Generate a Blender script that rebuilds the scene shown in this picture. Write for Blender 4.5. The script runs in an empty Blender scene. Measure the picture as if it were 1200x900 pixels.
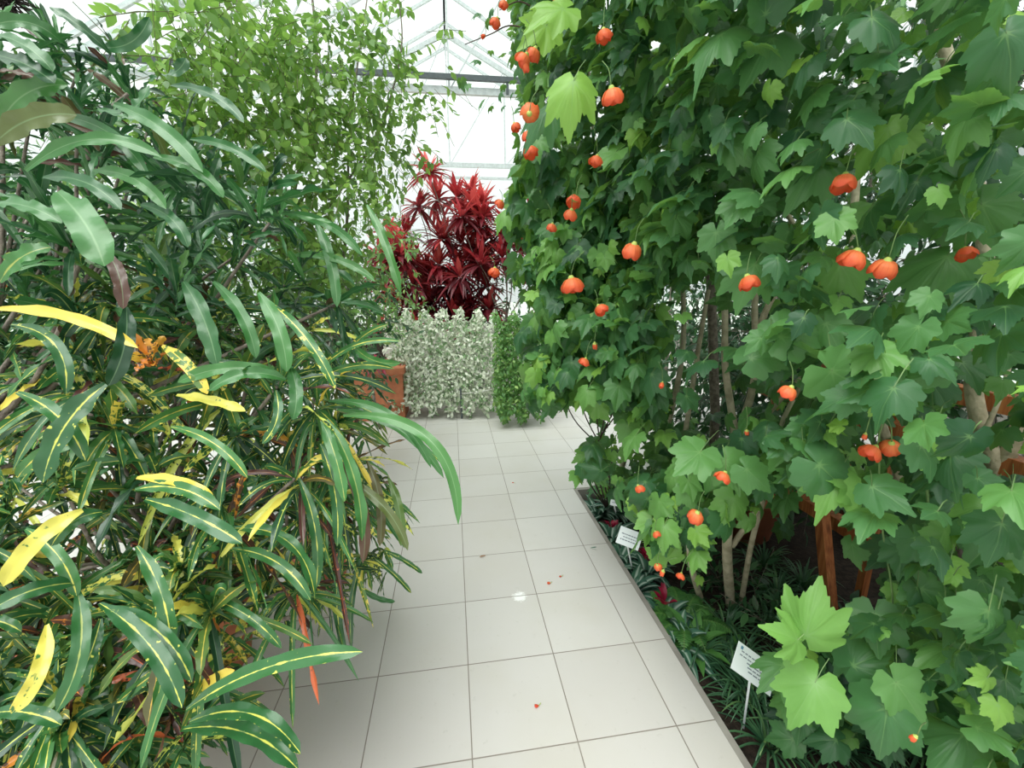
import bpy, math, random
import numpy as np
random.seed(7); rng = np.random.default_rng(7)
PI = math.pi
scn = bpy.context.scene
COL = scn.collection

# ------------------------------------------------------------------ camera
T = .4                                   # floor tile size in metres
F_, PITCH, YAW, ROLL = 490.2, .2230, .1378, .0126
CAM = np.array([.9934 * T, -3.0111 * T, 4.2001 * T])
def _rm():
    c, s = math.cos(YAW), math.sin(YAW); A = np.array([[c, -s, 0], [s, c, 0], [0, 0, 1]])
    c, s = math.cos(PITCH), math.sin(PITCH); B = np.array([[1, 0, 0], [0, c, -s], [0, s, c]])
    c, s = math.cos(ROLL), math.sin(ROLL); D = np.array([[c, 0, -s], [0, 1, 0], [s, 0, c]])
    return D @ B @ A
R = _rm()
import mathutils
cd = bpy.data.cameras.new('camera'); cam = bpy.data.objects.new('camera', cd); COL.objects.link(cam)
cd.sensor_width = 36; cd.lens = 36 * F_ / 1200; cd.clip_start = .02; cd.clip_end = 200
M3 = mathutils.Matrix(((R[0][0], R[2][0], -R[1][0]), (R[0][1], R[2][1], -R[1][1]), (R[0][2], R[2][2], -R[1][2])))
cam.matrix_world = mathutils.Matrix.Translation(CAM) @ M3.to_4x4()
scn.camera = cam

# ------------------------------------------------------------------ light
scn.view_settings.view_transform = 'Standard'; scn.view_settings.look = 'None'
scn.view_settings.gamma = 1; scn.view_settings.use_curve_mapping = False
scn.view_settings.exposure = 0.05
w = bpy.data.worlds.new('overcast_sky'); scn.world = w; w.use_nodes = True
nt = w.node_tree; nt.nodes.clear()
wo = nt.nodes.new('ShaderNodeOutputWorld'); bg = nt.nodes.new('ShaderNodeBackground')
tc = nt.nodes.new('ShaderNodeTexCoord'); sp = nt.nodes.new('ShaderNodeSeparateXYZ'); cr = nt.nodes.new('ShaderNodeValToRGB')
nt.links.new(tc.outputs['Generated'], sp.inputs[0]); nt.links.new(sp.outputs['Z'], cr.inputs[0]); nt.links.new(cr.outputs[0], bg.inputs[0])
cr.color_ramp.elements[0].position = 0; cr.color_ramp.elements[0].color = (.62, .63, .62, 1)
cr.color_ramp.elements[1].position = .55; cr.color_ramp.elements[1].color = (1, 1, .98, 1)
bg.inputs[1].default_value = 1.5; nt.links.new(bg.outputs[0], wo.inputs[0])
sd = bpy.data.lights.new('soft_sun', 'SUN'); sd.energy = 4.6; sd.angle = math.radians(55); sd.color = (1, .97, .92)
so = bpy.data.objects.new('soft_sun', sd); COL.objects.link(so)
so.rotation_euler = mathutils.Vector((.30, .28, -1)).to_track_quat('-Z', 'Y').to_euler()
cy = scn.cycles; cy.max_bounces = 8; cy.diffuse_bounces = 4; cy.glossy_bounces = 3; cy.transmission_bounces = 4
cy.transparent_max_bounces = 16; cy.caustics_reflective = False; cy.caustics_refractive = False; cy.use_denoising = True
cy.sample_clamp_indirect = 6

# ------------------------------------------------------------------ pixel helpers: where a thing seen in the photo stands
def ray(px, py): return R.T @ np.array([(px - 600) / F_, 1, -(py - 450) / F_])
def at(px, py, D): return CAM + ray(px, py) * D
def atz(px, py, z=0.): d = ray(px, py); return CAM + d * (z - CAM[2]) / d[2]
def aty(px, py, y): d = ray(px, py); return CAM + d * (y - CAM[1]) / d[1]
def atx(px, py, x): d = ray(px, py); return CAM + d * (x - CAM[0]) / d[0]
def proj(P):
    V = (np.asarray(P) - CAM) @ R.T
    D = V[..., 1]
    return 600 + F_ * V[..., 0] / D, 450 - F_ * V[..., 2] / D, D

# ------------------------------------------------------------------ materials
def mat(name):
    m = bpy.data.materials.new(name); m.use_nodes = True; n = m.node_tree; n.nodes.clear()
    out = n.nodes.new('ShaderNodeOutputMaterial'); p = n.nodes.new('ShaderNodeBsdfPrincipled'); n.links.new(p.outputs[0], out.inputs[0])
    return m, n, p, out
def N(n, t, **k):
    o = n.nodes.new('ShaderNode' + t)
    for a, b in k.items(): setattr(o, a, b)
    return o
def mth(n, op, a, b=None, clamp=False):
    o = N(n, 'Math', operation=op); o.use_clamp = clamp
    for i, v in enumerate((a, b)):
        if v is None: continue
        if isinstance(v, (int, float)): o.inputs[i].default_value = v
        else: n.links.new(v, o.inputs[i])
    return o.outputs[0]
def mixc(n, f, a, b):
    o = N(n, 'Mix', data_type='RGBA')
    for i, v in ((0, f), (6, a), (7, b)):
        if isinstance(v, (int, float)): o.inputs[i].default_value = v
        elif isinstance(v, tuple): o.inputs[i].default_value = (*v, 1)
        else: n.links.new(v, o.inputs[i])
    return o.outputs[2]
def ramp(n, f, stops):
    r = N(n, 'ValToRGB'); e = r.color_ramp.elements
    while len(e) < len(stops): e.new(.5)
    for i, (p, c) in enumerate(stops): e[i].position = p; e[i].color = (*c, 1)
    n.links.new(f, r.inputs[0]); return r.outputs[0]
def noise(n, scale, detail=3, vec=None, rough=.5):
    o = N(n, 'TexNoise'); o.inputs['Scale'].default_value = scale; o.inputs['Detail'].default_value = detail; o.inputs['Roughness'].default_value = rough
    if vec is None: vec = N(n, 'TexCoord').outputs['Object']
    n.links.new(vec, o.inputs['Vector']); return o.outputs[0]
def plain(name, c, rough=.6, c2=None, ns=20, metal=0, bump=0, spec=.4):
    m, n, p, out = mat(name)
    p.inputs['Roughness'].default_value = rough; p.inputs['Metallic'].default_value = metal; p.inputs['Specular IOR Level'].default_value = spec
    c2 = c2 or tuple(x * .82 for x in c)
    nz = noise(n, ns); n.links.new(ramp(n, nz, [(.35, c2), (.65, c)]), p.inputs['Base Color'])
    if bump:
        b = N(n, 'Bump'); b.inputs['Strength'].default_value = bump; b.inputs['Distance'].default_value = .01
        n.links.new(noise(n, ns * 2), b.inputs['Height']); n.links.new(b.outputs[0], p.inputs['Normal'])
    return m
def leafmat(name, stops, vein=None, vw=.03, band=False, rough=.42, trans=.3, tcol=None, along=None, spec=.45, spots=None):
    """leaf attr: R tint, G across (0 on a vein), B along, A random"""
    m, n, p, out = mat(name)
    a = N(n, 'VertexColor', layer_name='leaf'); s = N(n, 'SeparateColor'); n.links.new(a.outputs[0], s.inputs[0])
    c = ramp(n, s.outputs[0], stops)
    nz = noise(n, 45, 2); c = mixc(n, mth(n, 'MULTIPLY', nz, .35), c, mixc(n, .5, c, stops[0][1]))
    if vein:
        gb = s.outputs[1] if band else mth(n, 'MULTIPLY', s.outputs[1], s.outputs[2])
        v = mth(n, 'SUBTRACT', 1, mth(n, 'DIVIDE', gb, vw), True)
        c = mixc(n, mth(n, 'MULTIPLY', v, .55), c, vein)
    n.links.new(c, p.inputs['Base Color']); p.inputs['Roughness'].default_value = rough; p.inputs['Specular IOR Level'].default_value = spec
    tr = N(n, 'BsdfTranslucent'); mx = N(n, 'MixShader'); mx.inputs[0].default_value = trans
    n.links.new(mixc(n, .55, c, tcol or tuple(min(1, x * 1.6) for x in stops[-1][1])), tr.inputs[0])
    n.links.new(p.outputs[0], mx.inputs[1]); n.links.new(tr.outputs[0], mx.inputs[2]); n.links.new(mx.outputs[0], out.inputs[0])
    return m
def crotonmat():
    m, n, p, out = mat('croton_leaf')
    a = N(n, 'VertexColor', layer_name='leaf'); s = N(n, 'SeparateColor'); n.links.new(a.outputs[0], s.inputs[0])
    Rr, G, B, A = s.outputs[0], s.outputs[1], s.outputs[2], a.outputs[1]
    nz = noise(n, 40, 3); nz2 = noise(n, 75, 2)
    green = ramp(n, A, [(0, (.016, .065, .028)), (.3, (.03, .13, .04)), (.6, (.065, .22, .055)), (.78, (.12, .22, .05)), (.88, (.12, .065, .035)), (1, (.10, .04, .035))])
    pale = mixc(n, .5, green, (.30, .48, .25))
    yel = ramp(n, A, [(0, (.66, .74, .14)), (.5, (.80, .76, .14)), (.8, (.88, .66, .10)), (.93, (.85, .33, .05)), (1, (.70, .16, .06))])
    # midrib
    wid = mth(n, 'ADD', .10, mth(n, 'MULTIPLY', mth(n, 'SUBTRACT', nz, .5), .45))
    mid = mth(n, 'MULTIPLY', mth(n, 'SUBTRACT', wid, G), 14, True)
    var = mth(n, 'MULTIPLY', mth(n, 'SUBTRACT', Rr, .25), 8, True)
    # blotches and yellow edges grow with tint
    thr = mth(n, 'SUBTRACT', mth(n, 'SUBTRACT', .80, mth(n, 'MULTIPLY', Rr, .20)), mth(n, 'MULTIPLY', mth(n, 'SUBTRACT', Rr, .86, True), 3.0))
    blot = mth(n, 'MULTIPLY', mth(n, 'SUBTRACT', mth(n, 'ADD', nz2, mth(n, 'MULTIPLY', mth(n, 'POWER', G, 6), .10)), thr), 18, True)
    msk = mth(n, 'MULTIPLY', mth(n, 'MAXIMUM', mid, blot), var)
    rib = mth(n, 'MULTIPLY', mth(n, 'SUBTRACT', .10, G), 9, True)
    g2 = mixc(n, rib, green, pale)
    c = mixc(n, msk, g2, yel)
    n.links.new(c, p.inputs['Base Color']); p.inputs['Roughness'].default_value = .30; p.inputs['Specular IOR Level'].default_value = .65
    b = N(n, 'Bump'); b.inputs['Strength'].default_value = .35; b.inputs['Distance'].default_value = .004
    n.links.new(mth(n, 'ADD', mth(n, 'MULTIPLY', G, .6), mth(n, 'MULTIPLY', nz, .5)), b.inputs['Height']); n.links.new(b.outputs[0], p.inputs['Normal'])
    tr = N(n, 'BsdfTranslucent'); mx = N(n, 'MixShader'); mx.inputs[0].default_value = .18
    n.links.new(c, tr.inputs[0]); n.links.new(p.outputs[0], mx.inputs[1]); n.links.new(tr.outputs[0], mx.inputs[2]); n.links.new(mx.outputs[0], out.inputs[0])
    return m
def tilemat():
    m, n, p, out = mat('cream_tile')
    g = N(n, 'NewGeometry'); s = N(n, 'SeparateXYZ'); n.links.new(g.outputs['Position'], s.inputs[0])
    def line(v):
        f = mth(n, 'FRACT', mth(n, 'ADD', mth(n, 'DIVIDE', v, T), 50)); d = mth(n, 'MINIMUM', f, mth(n, 'SUBTRACT', 1, f))
        return mth(n, 'MULTIPLY', mth(n, 'SUBTRACT', .0065, d), 600, True)
    gr = mth(n, 'MAXIMUM', line(s.outputs[0]), line(s.outputs[1]))
    cell = N(n, 'CombineXYZ')
    for i in (0, 1): n.links.new(mth(n, 'FLOOR', mth(n, 'DIVIDE', s.outputs[i], T)), cell.inputs[i])
    wn = N(n, 'TexWhiteNoise', noise_dimensions='3D'); n.links.new(cell.outputs[0], wn.inputs[0])
    base = mixc(n, wn.outputs[0], (.56, .535, .515), (.61, .59, .57))
    pos = g.outputs['Position']
    base = mixc(n, mth(n, 'MULTIPLY', mth(n, 'SUBTRACT', noise(n, 2.2, 5, pos), .45), 1.6, True), base, (.53, .50, .44))
    base = mixc(n, mth(n, 'MULTIPLY', mth(n, 'SUBTRACT', noise(n, 28, 4, pos, .7), .62), 3.0, True), base, (.40, .385, .35))
    # white lime smear
    c0 = atz(609, 699)
    vd = N(n, 'VectorMath', operation='DISTANCE'); vd.inputs[1].default_value = tuple(c0); n.links.new(pos, vd.inputs[0])
    sm = mth(n, 'MULTIPLY', mth(n, 'SUBTRACT', mth(n, 'MULTIPLY', noise(n, 55, 4, pos, .8), .085), vd.outputs['Value']), 60, True)
    base = mixc(n, sm, base, (.9, .9, .9))
    grc = mixc(n, noise(n, 9, 3, pos), (.20, .165, .14), (.30, .27, .24))
    n.links.new(mixc(n, gr, base, grc), p.inputs['Base Color'])
    n.links.new(mth(n, 'ADD', mth(n, 'MULTIPLY', gr, .4), mth(n, 'ADD', .30, mth(n, 'MULTIPLY', noise(n, 12, 3, pos), .15))), p.inputs['Roughness'])
    b = N(n, 'Bump'); b.inputs['Strength'].default_value = .5; b.inputs['Distance'].default_value = .002
    n.links.new(mth(n, 'SUBTRACT', 1, gr), b.inputs['Height']); n.links.new(b.outputs[0], p.inputs['Normal'])
    return m
def glassmat():
    m, n, p, out = mat('greenhouse_glass')
    n.nodes.remove(p)
    t = N(n, 'BsdfTransparent'); t.inputs[0].default_value = (.93, .97, .96, 1)
    g = N(n, 'BsdfGlossy'); g.inputs['Roughness'].default_value = .05
    mx = N(n, 'MixShader'); mx.inputs[0].default_value = .05
    n.links.new(t.outputs[0], mx.inputs[1]); n.links.new(g.outputs[0], mx.inputs[2]); n.links.new(mx.outputs[0], out.inputs[0])
    return m
def woodmat():
    m, n, p, out = mat('red_brown_wood')
    tc = N(n, 'TexCoord'); mp = N(n, 'Mapping'); mp.inputs['Scale'].default_value = (30, 30, 2.2); n.links.new(tc.outputs['Object'], mp.inputs[0])
    nz = noise(n, 1.6, 5, mp.outputs[0], .6)
    n.links.new(ramp(n, nz, [(.3, (.22, .06, .02)), (.5, (.48, .15, .05)), (.7, (.66, .27, .10))]), p.inputs['Base Color']); p.inputs['Roughness'].default_value = .45
    return m
M = {}
M['tile'] = tilemat(); M['croton'] = crotonmat(); M['glass'] = glassmat(); M['wood'] = woodmat()
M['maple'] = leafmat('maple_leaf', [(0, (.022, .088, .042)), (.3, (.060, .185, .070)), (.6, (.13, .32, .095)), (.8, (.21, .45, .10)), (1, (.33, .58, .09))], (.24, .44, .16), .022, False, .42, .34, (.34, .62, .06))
M['fig'] = leafmat('fig_leaf', [(0, (.08, .18, .06)), (.5, (.19, .36, .09)), (1, (.38, .58, .14))], None, .03, False, .4, .38, (.36, .62, .10))
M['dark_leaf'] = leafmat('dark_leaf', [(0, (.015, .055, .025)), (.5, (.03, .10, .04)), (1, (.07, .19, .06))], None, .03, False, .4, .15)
M['lily'] = leafmat('lilyturf_leaf', [(0, (.025, .085, .045)), (.6, (.07, .18, .08)), (1, (.20, .36, .12))], None, .03, False, .35, .12)
M['silver'] = leafmat('silver_rib_leaf', [(0, (.03, .10, .07)), (1, (.06, .17, .10))], (.80, .92, .82), .42, True, .35, .1)
M['fern'] = leafmat('fern_leaf', [(0, (.04, .14, .04)), (1, (.12, .32, .07))], (.25, .5, .12), .05, False, .45, .3)
M['crimson'] = leafmat('crimson_leaf', [(0, (.20, .006, .03)), (1, (.50, .015, .07))], None, .03, False, .4, .15)
M['cord'] = leafmat('burgundy_leaf', [(0, (.06, .014, .022)), (.45, (.18, .018, .030)), (.75, (.50, .035, .05)), (1, (.80, .16, .14))], None, .03, False, .4, .28, (.85, .10, .10))
M['vari'] = leafmat('cream_leaf', [(0, (.12, .25, .09)), (.40, (.22, .38, .16)), (.5, (.74, .77, .62)), (1, (.88, .90, .80))], None, .03, False, .5, .25)
M['pumila'] = leafmat('creeping_fig_leaf', [(0, (.05, .15, .04)), (.6, (.13, .30, .08)), (1, (.36, .54, .16))], None, .03, False, .5, .25)
M['petal'] = leafmat('orange_petal', [(0, (.66, .05, .03)), (.5, (.90, .15, .055)), (1, (.92, .30, .09))], (.50, .04, .02), .04, False, .5, .25, (.9, .25, .08))
M['calyx'] = plain('calyx_green', (.50, .58, .14), .6, (.34, .46, .10), 60)
M['bark'] = plain('pale_bark', (.60, .54, .40), .8, (.36, .32, .22), 22, bump=.6)
M['barkg'] = plain('grey_bark', (.30, .26, .22), .85, (.16, .13, .11), 40, bump=.7)
M['twig'] = plain('green_twig', (.20, .22, .10), .7, (.12, .12, .06), 30)
M['vine'] = plain('green_vine', (.15, .25, .08), .6, (.10, .18, .06), 30)
M['dtwig'] = plain('dark_twig', (.10, .06, .045), .8, (.05, .03, .03), 30)
M['terra'] = plain('terracotta', (.55, .20, .10), .75, (.42, .14, .07), 9, bump=.2)
M['soil'] = plain('dark_soil', (.045, .030, .022), .95, (.016, .011, .008), 35, bump=1)
M['concrete'] = plain('grey_concrete', (.34, .32, .29), .85, (.24, .22, .20), 8, bump=.3)
M['stone'] = plain('pale_stone', (.62, .60, .57), .85, (.48, .46, .43), 5, bump=.4)
M['white'] = plain('white_plastic', (.80, .86, .88), .4, (.76, .83, .86), 4)
M['ink'] = plain('grey_print', (.22, .26, .31), .6)
M['blue'] = plain('blue_print', (.12, .28, .42), .6)
M['frame'] = plain('white_paint', (.70, .75, .76), .45)
M['steel'] = plain('dark_steel', (.10, .12, .13), .5)
M['gsteel'] = plain('green_paint', (.02, .30, .12), .4)
M['grass'] = plain('outdoor_gravel', (.50, .52, .48), .95, (.40, .44, .38), 2)
M['moss'] = plain('brown_fibre', (.06, .04, .035), .95, (.02, .015, .015), 60, bump=1)
M['rope'] = plain('white_rope', (.75, .73, .70), .8)
M['dry'] = leafmat('dry_leaf', [(0, (.25, .11, .04)), (1, (.45, .22, .07))], None, .03, False, .7, .1)

# ------------------------------------------------------------------ object helpers
def link(name, verts, faces, m, parent=None, attr=None, smooth=True):
    me = bpy.data.meshes.new(name)
    V = np.asarray(verts, float)
    if parent is not None and not isinstance(parent, type(None)):
        V = V - np.array(parent_origin(parent))
    if isinstance(faces, np.ndarray):
        nf = len(faces); k = faces.shape[1]
        me.vertices.add(len(V)); me.vertices.foreach_set('co', V.astype(np.float32).ravel())
        me.loops.add(nf * k); me.loops.foreach_set('vertex_index', faces.astype(np.int32).ravel())
        me.polygons.add(nf); me.polygons.foreach_set('loop_start', np.arange(0, nf * k, k, dtype=np.int32))
        me.update(calc_edges=True)
    else:
        me.from_pydata([tuple(v) for v in V], [], [tuple(f) for f in faces])
    if attr is not None:
        a = me.color_attributes.new('leaf', 'FLOAT_COLOR', 'POINT'); a.data.foreach_set('color', np.asarray(attr, np.float32).ravel())
    me.polygons.foreach_set('use_smooth', np.full(len(me.polygons), smooth)); me.validate()
    me.materials.append(m)
    o = bpy.data.objects.new(name, me); COL.objects.link(o)
    if parent is not None: o.parent = parent
    return o
def parent_origin(p):
    v = np.zeros(3)
    while p is not None: v = v + np.array(p.location); p = p.parent
    return v
def tag(o, label=None, cat=None, group=None, kind=None):
    if label: o['label'] = label
    if cat: o['category'] = cat
    if group: o['group'] = group
    if kind: o['kind'] = kind
    return o
def thing(name, label, cat, loc, group=None):
    o = bpy.data.objects.new(name, None); COL.objects.link(o); o.location = tuple(loc); o.empty_display_size = .05
    return tag(o, label, cat, group)
class MB:
    def __init__(s): s.v = []; s.f = []
    def add(s, V, Fc):
        k = len(s.v); s.v += [tuple(x) for x in V]; s.f += [tuple(i + k for i in f) for f in Fc]
    def box(s, a, b):
        (x0, y0, z0), (x1, y1, z1) = a, b
        s.add([(x0, y0, z0), (x1, y0, z0), (x1, y1, z0), (x0, y1, z0), (x0, y0, z1), (x1, y0, z1), (x1, y1, z1), (x0, y1, z1)],
              [(0, 3, 2, 1), (4, 5, 6, 7), (0, 1, 5, 4), (1, 2, 6, 5), (2, 3, 7, 6), (3, 0, 4, 7)])
    def bar(s, p, q, w, h=None, up=(0, 0, 1)):
        p, q = np.array(p, float), np.array(q, float); d = q - p; d /= np.linalg.norm(d)
        u = np.array(up, float)
        if abs(d @ u) > .95: u = np.array([0, 1., 0])
        x = np.cross(d, u); x /= np.linalg.norm(x); y = np.cross(x, d); h = h or w
        V = [c + sx * x * w / 2 + sy * y * h / 2 for c in (p, q) for sx, sy in ((-1, -1), (1, -1), (1, 1), (-1, 1))]
        s.add(V, [(0, 3, 2, 1), (4, 5, 6, 7), (0, 1, 5, 4), (1, 2, 6, 5), (2, 3, 7, 6), (3, 0, 4, 7)])
    def tube(s, P, r, n=6, r2=None):
        P = np.asarray(P, float); k = len(P)
        rr = np.linspace(r, r if r2 is None else r2, k) if not hasattr(r, '__len__') else np.array(r)
        tg = np.gradient(P, axis=0); tg /= np.linalg.norm(tg, axis=1)[:, None] + 1e-9
        ref = np.array([.31, .2, .93]) if abs(tg[0][2]) < .9 else np.array([1, .1, .05])
        V = []
        for i in range(k):
            x = np.cross(tg[i], ref); x /= np.linalg.norm(x) + 1e-9; y = np.cross(tg[i], x)
            for j in range(n):
                a = 2 * PI * j / n; V.append(P[i] + rr[i] * (math.cos(a) * x + math.sin(a) * y))
        Fc = [(i * n + j, i * n + (j + 1) % n, (i + 1) * n + (j + 1) % n, (i + 1) * n + j) for i in range(k - 1) for j in range(n)]
        Fc += [tuple(range(n))[::-1], tuple((k - 1) * n + j for j in range(n))]
        s.add(V, Fc)
    def lathe(s, prof, c, n=32):
        V = [(c[0] + r * math.cos(2 * PI * j / n), c[1] + r * math.sin(2 * PI * j / n), c[2] + z) for r, z in prof for j in range(n)]
        s.add(V, [(i * n + j, i * n + (j + 1) % n, (i + 1) * n + (j + 1) % n, (i + 1) * n + j) for i in range(len(prof) - 1) for j in range(n)])
    def build(s, name, m, parent=None, smooth=False): return link(name, s.v, s.f, m, parent, None, smooth)
def struct(name, mb, m, smooth=False):
    o = mb.build(name, m, None, smooth); o['kind'] = 'structure'; return o
def curve(pts, n=10):
    """Catmull-Rom through points"""
    P = [np.array(p, float) for p in pts]; P = [2 * P[0] - P[1]] + P + [2 * P[-1] - P[-2]]; out = []
    for i in range(1, len(P) - 2):
        for t in np.linspace(0, 1, n, endpoint=False):
            a, b, c, d = P[i - 1:i + 3]
            out.append(.5 * ((2 * b) + (c - a) * t + (2 * a - 5 * b + 4 * c - d) * t * t + (3 * b - a - 3 * c + d) * t ** 3))
    out.append(P[-2]); return np.array(out)
def wob(a, b, n=5, amp=.05):
    a, b = np.array(a), np.array(b); pts = [a + (b - a) * i / n + (rng.normal(0, amp, 3) if 0 < i < n else 0) for i in range(n + 1)]
    return curve(pts, 5)
def unit(v): return v / (np.linalg.norm(v, axis=-1, keepdims=True) + 1e-9)

# ------------------------------------------------------------------ leaves
def maple_template(lod, seed):
    r = np.random.default_rng(seed)
    key = [(0, 1.06), (6, .88), (14, .75), (24, .64), (33, .66), (44, .84), (54, .70), (66, .60), (79, .53), (95, .62), (116, .50), (145, .45), (166, .38), (177, .10)]
    if lod: key = [(0, 1.0), (15, .66), (27, .50), (46, .78), (64, .50), (80, .42), (98, .50), (130, .38), (166, .28), (178, .10)]
    ax = (0, 46, 98)
    pts = []
    for sgn in (1, -1):
        side = []
        j = 1 + r.uniform(-.08, .08)
        for i, (a, rad) in enumerate(key):
            rad = rad * (j if a > 0 else 1); th = math.radians(a) * sgn
            side.append((rad * math.sin(th), rad * math.cos(th), min(abs(a - q) for q in ax) / 20.))
        dn = []
        for i in range(len(side) - 1):
            p, q = np.array(side[i]), np.array(side[i + 1]); dn.append(p)
            if not lod and i < len(side) - 2:
                mid = (p + q) / 2; o = np.array([mid[0], mid[1], 0]); o /= np.linalg.norm(o) + 1e-9
                dn.append(mid + (p - q) * .20 + o * .042 * (1 if i % 2 else 1.3))
        dn.append(np.array(side[-1]))
        pts.append(dn)
    out = pts[0] + pts[1][::-1][:-1]          # tip .. base .. back
    out = np.array(out); n = len(out); ring = [(.5, 1)] if not lod else []
    V = [(0, 0, 0)]; A = [(0, 0)]
    dr = r.uniform(.10, .75); cup = r.uniform(-.35, .30); fold = r.uniform(.08, .30); wv = r.uniform(0, 6.28, 2)
    def z(x, y, g):
        q = math.hypot(x, y); return -dr * q * q + cup * abs(x) * .6 + fold * min(g, 1) * q * .35 + .05 * q * math.sin(9 * x + wv[0]) + .05 * q * math.sin(8 * y + wv[1])
    for s_, _ in ring + [(1, 1)]:
        for x, y, g in out:
            xx, yy = x * s_, y * s_
            V.append((xx, yy, z(xx, yy, g if s_ == 1 else g * 1.4))); A.append((min(g, 1), math.hypot(xx, yy)))
    Fc = [(0, 1 + i, 1 + (i + 1) % n) for i in range(n) if i != n // 2 - 0]
    if ring:
        for i in range(n):
            a, b = 1 + i, 1 + (i + 1) % n; Fc += [(a, a + n, b + n), (a, b + n, b)]
    V = np.array(V); V[:, 1] += 0.0
    return V * .58, np.array(Fc), np.array(A)        # ~1 unit overall
def oval_template(seed, seg=3, width=.44, bend=.25, fold=.2, tipp=1.25):
    r = np.random.default_rng(seed); V = []; A = []; b = bend * r.uniform(.2, 1.6); f = fold * r.uniform(.4, 1.6)
    for i in range(seg + 1):
        t = i / seg; wd = width / 2 * (math.sin(PI * min(1, t * .93 + .05) ** (1 / tipp))) if i < seg else .004
        for sx in (-1, 0, 1):
            V.append((sx * wd, t, -b * t * t + f * abs(sx) * wd)); A.append((abs(sx), t))
    Fc = []
    for i in range(seg):
        for j in range(2):
            a = i * 3 + j; Fc += [(a, a + 1, a + 4), (a, a + 4, a + 3)]
    return np.array(V), np.array(Fc), np.array(A)
def leaves(name, m, temps, pos, tip, nrm, size, tint, parent):
    pos, tip, nrm = np.asarray(pos, float), unit(np.asarray(tip, float)), np.asarray(nrm, float)
    nrm = unit(nrm - (nrm * tip).sum(1, keepdims=True) * tip); lat = np.cross(tip, nrm)
    Vs, Fs, As = [], [], []; off = 0; which = rng.integers(0, len(temps), len(pos)); size = np.asarray(size) * np.ones(len(pos))
    for k, (V, Fc, A) in enumerate(temps):
        I = np.where(which == k)[0]
        if not len(I): continue
        W = pos[I, None] + size[I, None, None] * (V[None, :, 0, None] * lat[I, None] + V[None, :, 1, None] * tip[I, None] + V[None, :, 2, None] * nrm[I, None])
        Vs.append(W.reshape(-1, 3)); n = len(V)
        Fs.append((Fc[None] + (np.arange(len(I)) * n)[:, None, None] + off).reshape(-1, 3)); off += len(I) * n
        a = np.zeros((len(I), n, 4)); a[..., 0] = np.asarray(tint)[I, None]; a[..., 1] = A[None, :, 0]; a[..., 2] = A[None, :, 1]; a[..., 3] = rng.random(len(I))[:, None]
        As.append(a.reshape(-1, 4))
    return link(name, np.concatenate(Vs), np.concatenate(Fs), m, parent, np.concatenate(As))
def straps(P0, P1, P2, width, ref, tint, rand=None, seg=12, ripple=.0, prof='lance', fold=.25, twist=0.):
    """bezier strap leaves as arrays: returns verts, faces, attr"""
    P0, P1, P2, ref = (np.asarray(x, float) for x in (P0, P1, P2, ref)); n = len(P0)
    width = np.asarray(width) * np.ones(n); tint = np.asarray(tint) * np.ones(n); rand = rng.random(n) if rand is None else np.asarray(rand) * np.ones(n)
    t = np.linspace(0, 1, seg + 1)[None, :, None]
    P = (1 - t) ** 2 * P0[:, None] + 2 * t * (1 - t) * P1[:, None] + t * t * P2[:, None]
    tg = unit(2 * (1 - t) * (P1 - P0)[:, None] + 2 * t * (P2 - P1)[:, None])
    sd = unit(np.cross(tg, ref[:, None] * np.ones_like(tg))); nm = np.cross(sd, tg)
    if twist:
        tw = (rng.normal(0, twist, n)[:, None] * t[..., 0])[..., None]; sd, nm = sd * np.cos(tw) + nm * np.sin(tw), nm * np.cos(tw) - sd * np.sin(tw)
    tt = t[0, :, 0]
    if prof == 'lance': w_ = np.clip(np.minimum(.25 + tt * 3.2, 1), 0, 1) * np.clip((1.02 - tt) * 5, 0, 1) ** .55
    elif prof == 'grass': w_ = np.clip(1.02 - tt, .02, 1) ** .6
    else: w_ = np.sin(PI * np.clip(tt * .93 + .06, 0, 1) ** .85)
    w_[-1] = .03
    cols = np.array([-1, -.5, 0, .5, 1.])
    ph = rng.random(n) * 6.28; rp = ripple * np.sin(tt[None] * 22 + ph[:, None])
    V = P[:, :, None] + (cols[None, None, :, None] * (w_[None, :, None, None] * width[:, None, None, None] / 2)) * sd[:, :, None] \
        + nm[:, :, None] * ((np.abs(cols)[None, None, :, None] * fold + (rp[:, :, None] * cols[None, None] ** 3)[..., None]) * w_[None, :, None, None] * width[:, None, None, None] / 2)
    k = (seg + 1) * 5; i, j = np.meshgrid(np.arange(seg), np.arange(4), indexing='ij'); a = (i * 5 + j).ravel()
    q = np.stack([a, a + 1, a + 6, a + 5], 1)
    Fc = (q[None] + (np.arange(n) * k)[:, None, None]).reshape(-1, 4)
    A = np.zeros((n, seg + 1, 5, 4)); A[..., 0] = tint[:, None, None]; A[..., 1] = np.abs(cols); A[..., 2] = tt[None, :, None]; A[..., 3] = rand[:, None, None]
    return V.reshape(-1, 3), Fc, A.reshape(-1, 4)
def merge(parts):
    o = 0; Vs, Fs, As = [], [], []
    for V, Fc, A in parts: Vs.append(V); Fs.append(Fc + o); As.append(A); o += len(V)
    return np.concatenate(Vs), np.concatenate(Fs), np.concatenate(As)
MAPLE_HI = [maple_template(0, s) for s in range(10)]
MAPLE_LO = [maple_template(1, s) for s in range(8)]
OVAL = [oval_template(s) for s in range(6)]
OVALF = [oval_template(20 + s, 3, .58, .35, .25) for s in range(6)]
OVALS = [oval_template(s, 2, .6) for s in range(5)]

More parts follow.
